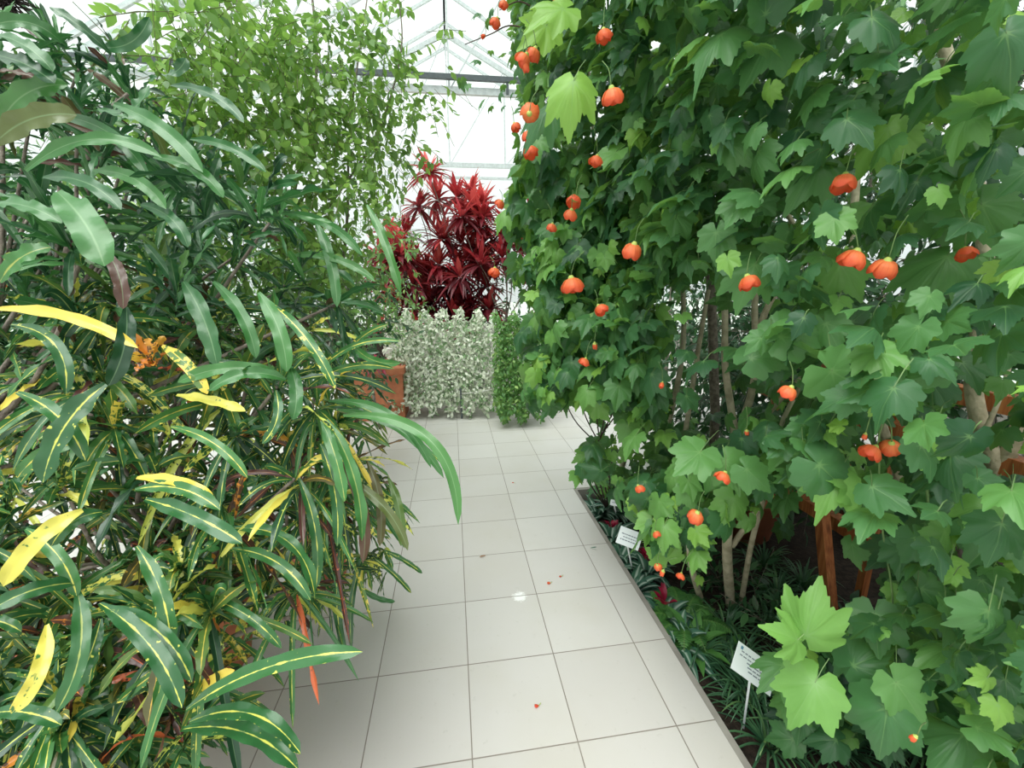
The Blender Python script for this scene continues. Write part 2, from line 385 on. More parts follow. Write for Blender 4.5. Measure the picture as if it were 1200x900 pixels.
# ------------------------------------------------------------------ the setting
BX, BY = 1.362, 2.01                     # inner corner of the planting bed
b = MB()
b.box((-5, -3.5, -.16), (BX, 11, 0)); b.box((BX, BY, -.16), (6, 11, 0))
struct('floor', b, M['tile'])
b = MB(); b.box((BX + .002, -3.5, -.155), (BX + .03, BY - .03, -.004)); b.box((BX + .002, BY - .03, -.155), (6, BY - .002, -.004)); struct('trim_1', b, M['concrete'])
nx, ny = 60, 80
xs = np.linspace(BX + .005, 6, nx); ys = np.linspace(-3.5, BY - .01, ny); X, Y = np.meshgrid(xs, ys, indexing='ij')
Z = -.115 + .02 * np.sin(X * 9 + Y * 3) * np.sin(Y * 7) + rng.normal(0, .007, X.shape)
i, j = np.meshgrid(np.arange(nx - 1), np.arange(ny - 1), indexing='ij'); a = (i * ny + j).ravel()
so_ = link('planting_bed_soil', np.stack([X, Y, Z], -1).reshape(-1, 3), np.stack([a, a + ny, a + ny + 1, a + 1], 1), M['soil']); so_['kind'] = 'structure'
b = MB(); b.box((-40, -30, -.5), (40, 60, -.17)); struct('ground', b, M['grass'])
WX0, WX1, WY0, WY1, EAVE, RIDGE, RX = -5, 6, -3.5, 11, 4.6, 7.6, .5
b = MB()
for p, q in (((WX0 - .1, WY0, -.16), (WX0, WY1, .6)), ((WX1, WY0, -.16), (WX1 + .1, WY1, .6)), ((WX0, WY1, -.16), (WX1, WY1 + .1, .6))):
    b.box(p, q)
struct('trim_2', b, M['concrete'])
def glazing(idx, names, quad, frame_w, nu, nv):
    a, b_, c, d = (np.array(q, float) for q in quad)      # a-b bottom, d-c top
    g = MB(); nrm = unit(np.cross(b_ - a, d - a)) * .004
    g.add([a - nrm, b_ - nrm, c - nrm, d - nrm, a + nrm, b_ + nrm, c + nrm, d + nrm], [(0, 3, 2, 1), (4, 5, 6, 7), (0, 1, 5, 4), (1, 2, 6, 5), (2, 3, 7, 6), (3, 0, 4, 7)])
    struct('window_%d' % idx, g, M['glass'])
    f = MB()
    for k in range(nu + 1):
        t = k / nu; f.bar(a + (b_ - a) * t, d + (c - d) * t, frame_w, .06)
    for k in range(nv + 1):
        t = k / nv; f.bar(a + (d - a) * t, b_ + (c - b_) * t, frame_w, .06)
    struct('trim_%d' % (idx + 10), f, M['frame'])
glazing(1, '', ((WX0, WY0, .6), (WX0, WY1, .6), (WX0, WY1, EAVE), (WX0, WY0, EAVE)), .05, 12, 3)
glazing(2, '', ((WX1, WY1, .6), (WX1, WY0, .6), (WX1, WY0, EAVE), (WX1, WY1, EAVE)), .05, 12, 3)
glazing(3, '', ((WX0, WY1, .6), (WX1, WY1, .6), (WX1, WY1, EAVE), (WX0, WY1, EAVE)), .05, 9, 3)
glazing(4, '', ((WX0, WY0, EAVE), (WX0, WY1, EAVE), (RX, WY1, RIDGE), (RX, WY0, RIDGE)), .04, 14, 3)
glazing(5, '', ((WX1, WY1, EAVE), (WX1, WY0, EAVE), (RX, WY0, RIDGE), (RX, WY1, RIDGE)), .04, 14, 3)
g = MB(); g.add([(WX0, WY1, EAVE), (WX1, WY1, EAVE), (RX, WY1, RIDGE), (WX0, WY1 + .008, EAVE), (WX1, WY1 + .008, EAVE), (RX, WY1 + .008, RIDGE)], [(0, 1, 2), (5, 4, 3), (0, 3, 4, 1), (1, 4, 5, 2), (2, 5, 3, 0)])
struct('window_6', g, M['glass'])
for k, yy in enumerate((2.2, 6.2, 10.2)):
    f = MB(); zt = EAVE + .1
    f.bar((WX0, yy, zt), (WX1, yy, zt), .06, .10); f.bar((WX0, yy, zt), (RX, yy, RIDGE - .1), .06, .1); f.bar((WX1, yy, zt), (RX, yy, RIDGE - .1), .06, .1)
    n = 8
    for q in range(1, n):
        x = WX0 + (WX1 - WX0) * q / n; top = zt + (RIDGE - .1 - zt) * (1 - abs(x - RX) / ((RX - WX0) if x < RX else (WX1 - RX)))
        f.bar((x, yy, zt), (x, yy, top), .03, .03)
        if q < n - 1:
            x2 = WX0 + (WX1 - WX0) * (q + 1) / n; top2 = zt + (RIDGE - .1 - zt) * (1 - abs(x2 - RX) / ((RX - WX0) if x2 < RX else (WX1 - RX)))
            f.bar((x, yy, zt), (x2, yy, top2), .02, .02)
    struct('trim_%d' % (30 + k), f, M['frame'])
f = MB()
p = at(480, 78, 6.2); q = at(650, 86, 6.2); d = unit(q - p)
p[2] = q[2] = (p[2] + q[2]) / 2; f.bar((WX0, p[1] + .1, p[2]), (WX1, p[1] + .1, p[2]), .06, .07); f.bar((1.4, p[1] + .1, p[2]), (1.4, p[1] + .1, p[2] - .2), .04)
struct('trim_40', f, M['steel'])
f = MB(); f.bar(at(95, 138, 2.6), at(178, 178, 2.6), .09, .05)
tag(f.build('awning_rail', M['gsteel']), 'green slanted rail behind the leaves at the upper left', 'rail')

# ------------------------------------------------------------------ flowers
def bell(s, seed):
    """drooping five-petal bell, base at origin, opening to -Z, length s"""
    r = np.random.default_rng(seed); Vs, Fs, As = [], [], []; o = 0
    for k in range(5):
        a0 = 2 * PI * k / 5 + r.uniform(-.1, .1); nu, nv = 10, 9; op = r.uniform(.9, 1.15)
        for i in range(nu):
            t = i / (nu - 1)
            rad = s * np.interp(t, [0, .08, .25, .55, .85, 1], [.12, .30, .43, .52 * op, .53 * op, .49 * op])
            zz = -s * (.76 * t + .05 * t * math.sin(k * 2.1))
            for j in range(nv):
                u = (j / (nv - 1) - .5) * 2
                hw = .80 * (1 if t < .8 else .9)
                a = a0 + u * hw; rr = rad * (1 + .08 * u) + s * .018 * math.sin(u * 9 + k) * t; zc = zz + s * .20 * (u * u) * t ** 4
                Vs.append((rr * math.cos(a), rr * math.sin(a), zc)); As.append((.25 + .6 * (1 - t) + r.uniform(-.05, .05) + .15 * abs(u), abs(math.sin(u * 6.3)), max(t, .3), r.random()))
        for i in range(nu - 1):
            for j in range(nv - 1):
                q = o + i * nv + j; Fs.append((q, q + 1, q + nv + 1, q + nv))
        o += nu * nv
    return np.array(Vs), np.array(Fs), np.array(As)
def flower(parent, pos, size, seed, tilt=.2, bud=False, up=False):
    V, Fc, A = bell(size, seed)
    if bud: V = V * np.array([.5, .5, 1.05])
    r = np.random.default_rng(seed + 99); ax, ay = r.uniform(-tilt, tilt, 2)
    ax -= .12; ay += .10
    if up: ax += 2.6
    Rx = np.array([[1, 0, 0], [0, math.cos(ax), -math.sin(ax)], [0, math.sin(ax), math.cos(ax)]]); Ry = np.array([[math.cos(ay), 0, math.sin(ay)], [0, 1, 0], [-math.sin(ay), 0, math.cos(ay)]])
    Q = Rx @ Ry; top = np.asarray(pos) - Q @ np.array([0, 0, -size * .5])
    fl = link('flower', V @ Q.T + top, Fc, M['petal'], parent, A)
    m = MB(); prof = [(.001, .13), (.09, .12), (.15, .04), (.18, -.04), (.26, -.09), (.32, -.16)]
    if bud: prof = [(r0 * .75, z0) for r0, z0 in prof]
    m.lathe([(r0 * size, z0 * size) for r0, z0 in prof], (0, 0, 0), 10)
    link('calyx', np.array(m.v) @ Q.T + top, m.f, M['calyx'], fl)
    tp = top + Q @ np.array([0, 0, .09 * size]); L = r.uniform(.05, .09); dx = r.uniform(-.5, .5, 2)
    m = MB(); m.tube(curve([tp, tp + np.array([dx[0] * L * .3, dx[1] * L * .3, L * .6]), tp + np.array([dx[0] * L, dx[1] * L, L])], 4), .0013, 5)
    link('stalk', m.v, m.f, M['vine'], fl)
    return fl

# ------------------------------------------------------------------ flowering maples on the right
def noise3(P, s, seed):
    r = np.random.default_rng(seed); out = 0
    for k in range(6):
        d = r.normal(0, 1, 3) * s; out = out + np.sin(P @ d + r.uniform(0, 6.28))
    return out / 6
def inbox(px, py, boxes):
    m = np.zeros(len(px), bool)
    for x0, y0, x1, y1 in boxes: m |= (px > x0) & (px < x1) & (py > y0) & (py < y1)
    return m
def inpoly(px, py, poly):
    r = np.zeros(len(px), bool); n = len(poly); j = n - 1
    for i in range(n):
        (xi, yi), (xj, yj) = poly[i], poly[j]
        c = ((yi > py) != (yj > py)) & (px < (xj - xi) * (py - yi) / (yj - yi + 1e-9) + xi); r ^= c; j = i
    return r
def maple_orient(n, out=(-.75, -.35, .0), up=.75, jit=.42):
    """normals lean to the light and the path; tips hang outward and down"""
    out = np.array(out)
    nrm = unit(np.array([0, 0, up * 1.35]) + out * .55 + rng.normal(0, jit, (n, 3)))
    tip = unit(out * .70 + np.array([0, 0, -.55]) + rng.normal(0, .60, (n, 3)))
    return tip, nrm
# the curtain of foliage: a lumpy sheet over the bed that bends over the path at the top
NS = 14500
Yc = rng.uniform(-.95, 2.5, NS); Zc = rng.uniform(-.02, 3.9, NS)
over = np.clip((Zc - 1.9) / 1.3, 0, 1.3)
def sheet(Y, Z): return 1.50 - .40 * np.clip((Z - .75) / .7, 0, 1) - .28 * np.clip((Z - 1.9) / 1.3, 0, 1.3) ** 1.2 + .16 * np.clip((.1 - Y) / .9, 0, 1) * np.clip((Z - .75) / .7, 0, 1)
Xs = sheet(Yc, Zc)
Xs = Xs + .10 * noise3(np.stack([Xs * 0, Yc, Zc], 1), 3.5, 1) + .07 * noise3(np.stack([Xs * 0, Yc, Zc], 1), 9, 2)
P = np.stack([Xs + rng.exponential(.42, NS), Yc, Zc], 1)
px, py, D = proj(P)
keep = ((Yc < .55) | (rng.random(NS) < .72)) & (D > .62) & (P[:, 0] < 3.0) & (np.linalg.norm(P - CAM, axis=1) > .85)
gapA = inpoly(px, py, [(765, 330), (905, 330), (900, 420), (900, 470), (860, 520), (800, 520), (770, 460)])      # stems show here
gapB = inpoly(px, py, [(905, 560), (1010, 585), (1060, 650), (1040, 705), (985, 725), (900, 700), (880, 610)])   # trellis foot shows here
gapD = inpoly(px, py, [(692, 478), (765, 465), (768, 560), (745, 562), (700, 530)])
gapC = inpoly(px, py, [(1120, 380), (1200, 400), (1200, 600), (1110, 520)])
keep &= ~(gapA & (rng.random(NS) < .94)) & ~(gapD & (rng.random(NS) < .85)) & ~(gapB & (rng.random(NS) < .92)) & ~(gapC & (rng.random(NS) < .7))
# nothing low over the path edge, labels or low bed plants
low = inpoly(px, py, [(640, 470), (690, 575), (740, 585), (800, 640), (835, 735), (880, 860), (870, 900), (640, 900)]) | inpoly(px, py, [(820, 600), (905, 600), (935, 735), (905, 900), (820, 900)]) | ((py > 870) & (px < 1130))
keep &= ~low
keep &= ~((px < 600 + np.clip((py) / 200, 0, 1) * 20) & (D < 6))
keep &= ~((px < 720) & (py < 190) & (rng.random(NS) < .35))
keep &= ~inpoly(px, py, [(540, 120), (640, 140), (690, 210), (700, 900), (500, 900)])
keep &= ~((py > 640) & (py < 730) & (px > 880) & (px < 1040))
FLOWER_SPOTS = [(988, 217, 26), (997, 306, 26), (1034, 317, 30), (1133, 298, 20), (879, 333, 22), (922, 461, 24), (1019, 531, 26), (1043, 525, 28), (1070, 865, 20), (846, 560, 18), (814, 606, 20), (740, 296, 16), (718, 116, 20), (750, 574, 12)]
for fx, fy, fr in FLOWER_SPOTS: keep &= ~((np.hypot(px - fx, py - fy - 4) < fr * 1.25) & (D < 1.7))
P = P[keep]; px, py, D = px[keep], py[keep], D[keep]
tip, nrm = maple_orient(len(P))
size = rng.uniform(.10, .185, len(P)); young = rng.random(len(P)) < .13
size[young] *= .62; tint = np.clip(rng.normal(.28, .21, len(P)), 0, .85); tint[young] = rng.uniform(.7, 1, young.sum())
size *= np.clip(.72 + (D - .8) * .35, .7, 1)
ok = np.ones(len(P), bool)
for fr_ in (.3, .5):                          # open foliage where blooms, labels and the trellis foot stand free
    qx, qy, qd = proj(P + tip * (size * fr_)[:, None])
    for fx, fy, fr in FLOWER_SPOTS: ok &= ~((np.hypot(qx - fx, qy - fy) < fr * 1.15) & (qd < 1.7))
    ok &= ~(inbox(qx, qy, [(948, 545, 992, 728), (845, 750, 905, 830), (720, 612, 760, 650), (845, 600, 890, 715)]) & (qd < 2.3))
P, tip, nrm, size, tint, px, py, D = P[ok], tip[ok], nrm[ok], size[ok], tint[ok], px[ok], py[ok], D[ok]
own = np.where(P[:, 1] < .45, 0, np.where(P[:, 1] < 1.45, 1, 2))
info = [('big flowering maple nearest on the right with orange bell flowers, over the wooden trellis', (2.35, -.15, -.10)),
        ('flowering maple with a pale forked trunk behind the two front labels', (1.88, .62, -.10)),
        ('flowering maple in the far end of the bed, arching over the tiled path', (1.62, 1.80, -.10))]
maples = [thing('flowering_maple', l, 'shrub', p) for l, p in info]

# hand-placed leaves: (base px, base py, tip px, tip py, depth, roll, tint, owner)
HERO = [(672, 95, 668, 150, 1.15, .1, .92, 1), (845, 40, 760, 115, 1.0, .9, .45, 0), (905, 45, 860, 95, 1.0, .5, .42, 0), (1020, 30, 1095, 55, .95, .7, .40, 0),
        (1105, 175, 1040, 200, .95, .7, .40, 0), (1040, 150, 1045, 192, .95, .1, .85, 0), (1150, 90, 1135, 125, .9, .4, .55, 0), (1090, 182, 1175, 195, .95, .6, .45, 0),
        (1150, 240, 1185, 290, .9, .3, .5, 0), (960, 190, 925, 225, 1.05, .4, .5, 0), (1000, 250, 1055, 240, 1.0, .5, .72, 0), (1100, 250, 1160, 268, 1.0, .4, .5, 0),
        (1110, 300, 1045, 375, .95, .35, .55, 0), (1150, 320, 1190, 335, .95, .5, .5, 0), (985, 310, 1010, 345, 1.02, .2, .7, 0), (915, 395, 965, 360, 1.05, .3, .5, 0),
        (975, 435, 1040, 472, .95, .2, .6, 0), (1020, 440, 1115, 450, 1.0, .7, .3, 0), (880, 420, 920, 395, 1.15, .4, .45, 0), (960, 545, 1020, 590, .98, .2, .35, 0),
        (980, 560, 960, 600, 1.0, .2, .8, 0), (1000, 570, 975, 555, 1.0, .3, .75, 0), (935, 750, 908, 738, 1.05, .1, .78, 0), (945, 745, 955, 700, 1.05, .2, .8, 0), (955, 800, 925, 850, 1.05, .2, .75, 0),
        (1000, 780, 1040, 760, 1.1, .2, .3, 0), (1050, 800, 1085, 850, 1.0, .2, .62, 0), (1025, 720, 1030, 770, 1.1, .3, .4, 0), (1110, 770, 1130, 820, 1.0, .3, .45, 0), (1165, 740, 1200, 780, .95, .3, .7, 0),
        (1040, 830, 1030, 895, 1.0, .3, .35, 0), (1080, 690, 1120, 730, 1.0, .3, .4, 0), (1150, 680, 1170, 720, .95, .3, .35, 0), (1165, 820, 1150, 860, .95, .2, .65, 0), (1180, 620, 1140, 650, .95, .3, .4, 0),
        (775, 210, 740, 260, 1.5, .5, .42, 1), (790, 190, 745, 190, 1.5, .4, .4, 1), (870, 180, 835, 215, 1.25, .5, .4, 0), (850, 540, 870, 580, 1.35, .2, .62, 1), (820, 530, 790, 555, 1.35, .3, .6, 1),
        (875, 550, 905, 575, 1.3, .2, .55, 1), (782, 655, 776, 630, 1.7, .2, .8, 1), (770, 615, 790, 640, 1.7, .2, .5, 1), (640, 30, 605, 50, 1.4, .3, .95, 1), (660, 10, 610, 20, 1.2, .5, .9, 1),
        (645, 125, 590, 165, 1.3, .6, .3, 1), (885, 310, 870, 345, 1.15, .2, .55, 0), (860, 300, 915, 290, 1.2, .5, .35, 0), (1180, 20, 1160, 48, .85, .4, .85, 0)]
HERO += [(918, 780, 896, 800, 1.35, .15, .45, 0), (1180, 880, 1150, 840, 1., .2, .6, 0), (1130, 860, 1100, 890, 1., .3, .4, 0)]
hp, ht, hn, hs, hti, ho = [], [], [], [], [], []
for bx, by, tx, ty, D_, roll, ti, ow in HERO:
    q0, q1 = at(bx, by, D_), at(tx, ty, D_ * .97); L = np.linalg.norm(q1 - q0); t_ = unit(q1 - q0)
    tocam = unit(CAM - q0); n_ = unit(tocam * (1 - roll * .6) + np.array([0, 0, roll * 1.3]))
    s_ = L / .58 * 1.0; hp.append(q0); ht.append(t_); hn.append(n_); hs.append(min(s_, .20)); hti.append(ti); ho.append(ow)
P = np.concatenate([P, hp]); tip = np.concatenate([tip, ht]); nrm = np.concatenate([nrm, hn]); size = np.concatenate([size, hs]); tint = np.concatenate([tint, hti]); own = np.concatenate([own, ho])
ishero = np.zeros(len(P), bool); ishero[-len(hp):] = True
# the end shrub: drooping branches leaning left over the path
C2 = []
for (bx, by, D_, rr, n) in [(700, 230, 2.5, .30, 200), (650, 240, 2.6, .26, 160), (690, 300, 2.4, .28, 190), (640, 320, 2.5, .22, 130), (720, 370, 2.3, .26, 160), (655, 390, 2.5, .24, 150),
                            (640, 440, 2.5, .18, 90), (700, 430, 2.3, .22, 120), (740, 470, 2.2, .2, 90), (610, 255, 2.7, .16, 40), (760, 280, 2.2, .26, 110), (755, 400, 2.2, .12, 24), (745, 570, 2.3, .10, 24), (715, 530, 2.4, .12, 26), (790, 580, 1.9, .14, 40), (830, 575, 1.8, .16, 50), (770, 600, 1.9, .12, 40), (690, 540, 2.6, .12, 22), (735, 480, 2.3, .10, 14), (800, 620, 1.75, .10, 26), (630, 190, 2.4, .16, 50)]:
    D_ *= .84; n = int(n * .62); c = at(bx, by, D_ + .15); v = unit(rng.normal(0, 1, (n, 3))) * rr * rng.random((n, 1)) ** .4; C2.append(c + v * np.array([.9, 1.3, 1.0]))
Q = np.concatenate(C2); t2, n2 = maple_orient(len(Q), (-.6, -.6, 0), .6, .4); t2 = unit(t2 + np.array([0, 0, -.7]))
x2, y2, d2 = proj(Q); k2 = ~((x2 < 590) | ((y2 > 480) & (x2 < 672)) | ((y2 > 520) & (x2 < 655)) | (inpoly(x2, y2, [(692, 478), (765, 465), (768, 560), (745, 562), (700, 520)]) & (rng.random(len(x2)) < .7)))
Q, t2, n2 = Q[k2], t2[k2], n2[k2]; s2 = rng.uniform(.11, .19, len(Q)); y2_ = rng.random(len(Q)) < .2; ti2 = np.clip(rng.normal(.45, .24, len(Q)), 0, .8); ti2[y2_] = rng.uniform(.7, .95, y2_.sum()); s2[y2_] *= .7
P = np.concatenate([P, Q]); tip = np.concatenate([tip, t2]); nrm = np.concatenate([nrm, n2]); size = np.concatenate([size, s2]); tint = np.concatenate([tint, ti2])
own = np.concatenate([own, np.full(len(Q), 2)]); ishero = np.concatenate([ishero, np.zeros(len(Q), bool)])
# wisps against the sky at the top centre
W = np.array([at(x, y, 2.0) for x, y in [(575, 12), (570, 25), (583, 20), (600, 12), (612, 30), (600, 40), (540, 95), (548, 100), (575, 60), (590, 65), (585, 110), (600, 110), (565, 120), (575, 125), (590, 125), (600, 60), (608, 75), (603, 95), (608, 130), (590, 100), (560, 15), (612, 110), (560, 70), (603, 52)]])
t3, n3 = maple_orient(len(W)); P = np.concatenate([P, W]); tip = np.concatenate([tip, t3]); nrm = np.concatenate([nrm, n3]); size = np.concatenate([size, rng.uniform(.04, .08, len(W))]); tint = np.concatenate([tint, rng.uniform(.2, .5, len(W))]); own = np.concatenate([own, np.full(len(W), 1)]); ishero = np.concatenate([ishero, np.zeros(len(W), bool)])
own[:][P[:, 1] > 99] = 2
px, py, D = proj(P)
near = ishero | (D < 3.2)
for k in range(3):
    I = own == k
    parts = []
    # hi and low detail leaves in one foliage mesh
    for sel, tmp in ((I & near, MAPLE_HI), (I & ~near, MAPLE_LO)):
        if sel.sum() == 0: continue
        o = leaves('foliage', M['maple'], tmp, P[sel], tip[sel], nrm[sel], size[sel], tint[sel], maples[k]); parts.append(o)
    if len(parts) > 1:       # join the two detail levels by hand
        dat = []
        for o in parts:
            me = o.data; V = np.empty(len(me.vertices) * 3, np.float32); me.vertices.foreach_get('co', V)
            Fi = np.empty(len(me.loops), np.int32); me.loops.foreach_get('vertex_index', Fi)
            A = np.empty(len(me.vertices) * 4, np.float32); me.color_attributes['leaf'].data.foreach_get('color', A)
            dat.append((V.reshape(-1, 3), Fi.reshape(-1, 3), A.reshape(-1, 4)))
        for o in parts: bpy.data.objects.remove(o)
        V, Fc, A = merge(dat); link('foliage', V + parent_origin(maples[k]), Fc, M['maple'], maples[k], A)
    # petioles and twigs
    b = MB(); idx = np.where(I & near)[0][::2]
    for q in idx:
        base = P[q]; back = -tip[q] * .5 + np.array([.55, .2, .55]); back /= np.linalg.norm(back); L = size[q] * rng.uniform(.3, .6)
        b.tube([base, base + back * L * .5 + np.array([0, 0, .006]), base + back * L], .0011, 3)
    b.build('leaf_stalks', M['vine'], maples[k])['kind'] = 'stuff'
# trunks and stems
def stems(k, specs, name='stem', m='bark'):
    for pts, r1, r2 in specs:
        b = MB(); b.tube(curve(pts, 8), r1, 9, r2); b.build(name, M[m], maples[k], True)
A_ = at
stems(1, [([atz(856, 712, -.12), A_(852, 640, 2.12), A_(858, 580, 2.1), A_(862, 520, 2.1), A_(850, 430, 2.1), A_(845, 330, 2.1), A_(800, 200, 2.1)], .026, .012),
          ([atz(868, 710, -.12), A_(880, 640, 2.1), A_(893, 590, 2.05), A_(905, 540, 2.05), A_(935, 470, 2.1), A_(960, 400, 2.1)], .014, .010),
          ([A_(858, 640, 2.12), A_(878, 610, 2.05), A_(892, 585, 2.0), A_(915, 500, 1.9), A_(945, 440, 1.9)], .014, .009),
          ([atz(822, 705, -.12), A_(810, 660, 2.2), A_(806, 600, 2.25), A_(800, 540, 2.3), A_(812, 450, 2.3), A_(830, 340, 2.3)], .018, .012),
          ([A_(812, 550, 2.2), A_(870, 520, 2.1), A_(905, 480, 2.0), A_(940, 440, 1.9)], .014, .008),
          ([A_(862, 520, 2.1), A_(885, 440, 2.1), A_(885, 350, 2.1), A_(900, 260, 2.0)], .020, .012),
          ([A_(885, 400, 2.1), A_(905, 350, 2.1), A_(950, 300, 2.1)], .018, .010)])
stems(0, [([np.array([2.45, -.05, -.12]), A_(1205, 700, 1.75), A_(1170, 560, 1.7), A_(1140, 450, 1.65), A_(1155, 300, 1.6), A_(1120, 100, 1.6), A_(1060, -60, 1.6)], .034, .020),
          ([A_(1170, 560, 1.7), A_(1200, 480, 1.6), A_(1230, 350, 1.6)], .028, .018),
          ([np.array([2.5, .3, -.12]), A_(1060, 600, 2.1), A_(1020, 450, 2.0), A_(1000, 300, 2.0), A_(1010, 100, 2.0), A_(1000, -50, 1.9)], .024, .014),
          ([A_(1020, 450, 2.0), A_(960, 330, 1.9), A_(900, 200, 1.8), A_(830, 60, 1.8), A_(700, 20, 1.8)], .014, .005),
          ([A_(1110, 650, 1.5), A_(1130, 560, 1.45), A_(1170, 470, 1.4), A_(1190, 400, 1.4)], .009, .006)])
stems(2, [([np.array([1.62, 1.80, -.12]), A_(745, 470, 2.8), A_(730, 350, 2.8), A_(700, 200, 2.7), A_(690, 80, 2.6)], .022, .008),
          ([np.array([1.80, 1.70, -.12]), A_(790, 470, 2.6), A_(800, 340, 2.6), A_(770, 200, 2.4), A_(720, 60, 2.3), A_(640, 10, 2.2)], .020, .006)])
stems(2, [([np.array([1.60, 1.78, -.12]), A_(700 - i * 6 + 18, 545, 2.95 - i * .05), A_(672 + i * 13, 490 - i * 5, 2.8), A_(650 + i * 20, 430, 2.7)], .006, .003) for i in range(6)], 'stem', 'dtwig')
stems(0, [([A_(1030, 480, 1.1), A_(1032, 600, 1.1), A_(1046, 700, 1.1), A_(1040, 750, 1.12)], .0025, .0022), ([A_(1085, 560, 1.05), A_(1095, 660, 1.05), A_(1120, 730, 1.05), A_(1180, 800, 1.05)], .003, .0025)], 'stem', 'vine')
stems(1, [([A_(640, 42, 2.0), A_(600, 30, 2.0), A_(575, 40, 2.0), A_(545, 52, 2.0)], .004, .002), ([A_(640, 20, 2.0), A_(610, 2, 2.0), A_(585, 12, 2.0)], .004, .002)], 'stem', 'dtwig')
# flowers: px, py, size px, depth, owner, kind
FL = [(988, 217, 30, .93, 0, 0), (997, 306, 32, .93, 0, 0), (1034, 317, 34, .92, 0, 0), (1133, 298, 26, .92, 0, 0), (879, 333, 23, 1.12, 0, 0), (922, 461, 21, 1.0, 0, 0),
      (1019, 531, 26, .95, 0, 0), (1043, 525, 26, .95, 0, 0), (1013, 512, 14, .95, 0, 1), (1070, 865, 18, .95, 0, 1), (846, 560, 18, 1.28, 1, 0), (814, 606, 20, 1.35, 1, 0), (750, 574, 12, 1.7, 1, 0),
      (775, 452, 11, 1.6, 1, 1), (770, 627, 10, 1.65, 1, 0), (771, 665, 10, 1.65, 1, 0), (776, 672, 11, 1.6, 1, 1), (797, 676, 10, 1.6, 1, 0), (875, 507, 11, 1.4, 1, 1), (612, 72, 18, 1.35, 1, 0), (624, 66, 18, 1.4, 1, 0), (616, 80, 16, 1.35, 1, 1),
      (708, 44, 18, 1.3, 0, 0), (718, 116, 22, 1.15, 0, 0), (656, 2, 16, 1.3, 1, 0), (580, 28, 13, 1.8, 1, 0), (590, 7, 11, 1.8, 1, 0), (566, 43, 9, 1.8, 1, 1), (621, 133, 20, 1.3, 1, 2),
      (619, 162, 16, 1.6, 2, 0), (622, 180, 17, 1.6, 2, 0), (605, 150, 12, 1.7, 2, 0), (698, 190, 15, 1.5, 2, 0), (672, 237, 17, 1.6, 2, 0), (668, 253, 15, 1.6, 2, 0), (740, 296, 21, 1.45, 1, 0),
      (671, 337, 22, 1.6, 2, 0), (705, 364, 16, 1.6, 2, 0), (697, 406, 11, 1.9, 2, 1), (684, 425, 12, 1.8, 2, 0), (579, 320, 13, 2.2, 2, 0), (646, 268, 12, 1.9, 2, 0), (585, 240, 12, 2.2, 2, 0)]
for n_, (x, y, s, D_, ow, kd) in enumerate(FL):
    st = 1 + .5 * ((x - 600) / 490) ** 2
    f_ = flower(maples[ow], at(x, y, D_ * .96), s * D_ / F_ / st * (1.0 if s > 20 else .9), n_, .6, kd == 1, kd == 2)
    if kd == 1: f_['label'] = 'closed orange bud'

# ------------------------------------------------------------------ trellis
tr = thing('wooden_trellis', 'red-brown wooden trellis standing in the bed behind the flowering maple leaves', 'trellis', (2.3, .45, -.1))
def wpost(p, q, w_=.055, name='post'):
    b = MB(); b.bar(p, q, w_, w_); b.build(name, M['wood'], tr)
p0 = atz(974, 730, -.12); q = atx(958, 540, p0[0]); up = unit(q - p0); wpost(p0, p0 + (q - p0) * 1.0, .052)
top = q
p1 = np.array([p0[0] + .15, p0[1] + .02, -.13]); xx = 2.62
for yv in (-.9, -.25, .55, 1.35):
    wpost((xx, yv, -.13), (xx, yv, 1.75), .04)
for a_, b_ in (((830, 402), (1010, 428)), ((905, 568), (1100, 620)), ((940, 470), (1200, 492))):
    A1 = atx(*a_, 2.55); z_ = A1[2]
    wpost((2.57, -1.0, z_), (2.57, 1.5, z_), .075, 'rail')
wpost(top + np.array([0, 0, -.03]), (2.62, top[1], top[2]), .05, 'rail')
pole = MB(); pole.tube([atz(832, 640, -.12), at(838, 480, 2.6), at(832, 290, 2.6), at(830, 200, 2.6)], .028, 8)
tag(pole.build('support_pole', M['barkg'], None, True), 'weathered grey wooden pole among the pale stems left of the trellis', 'pole')

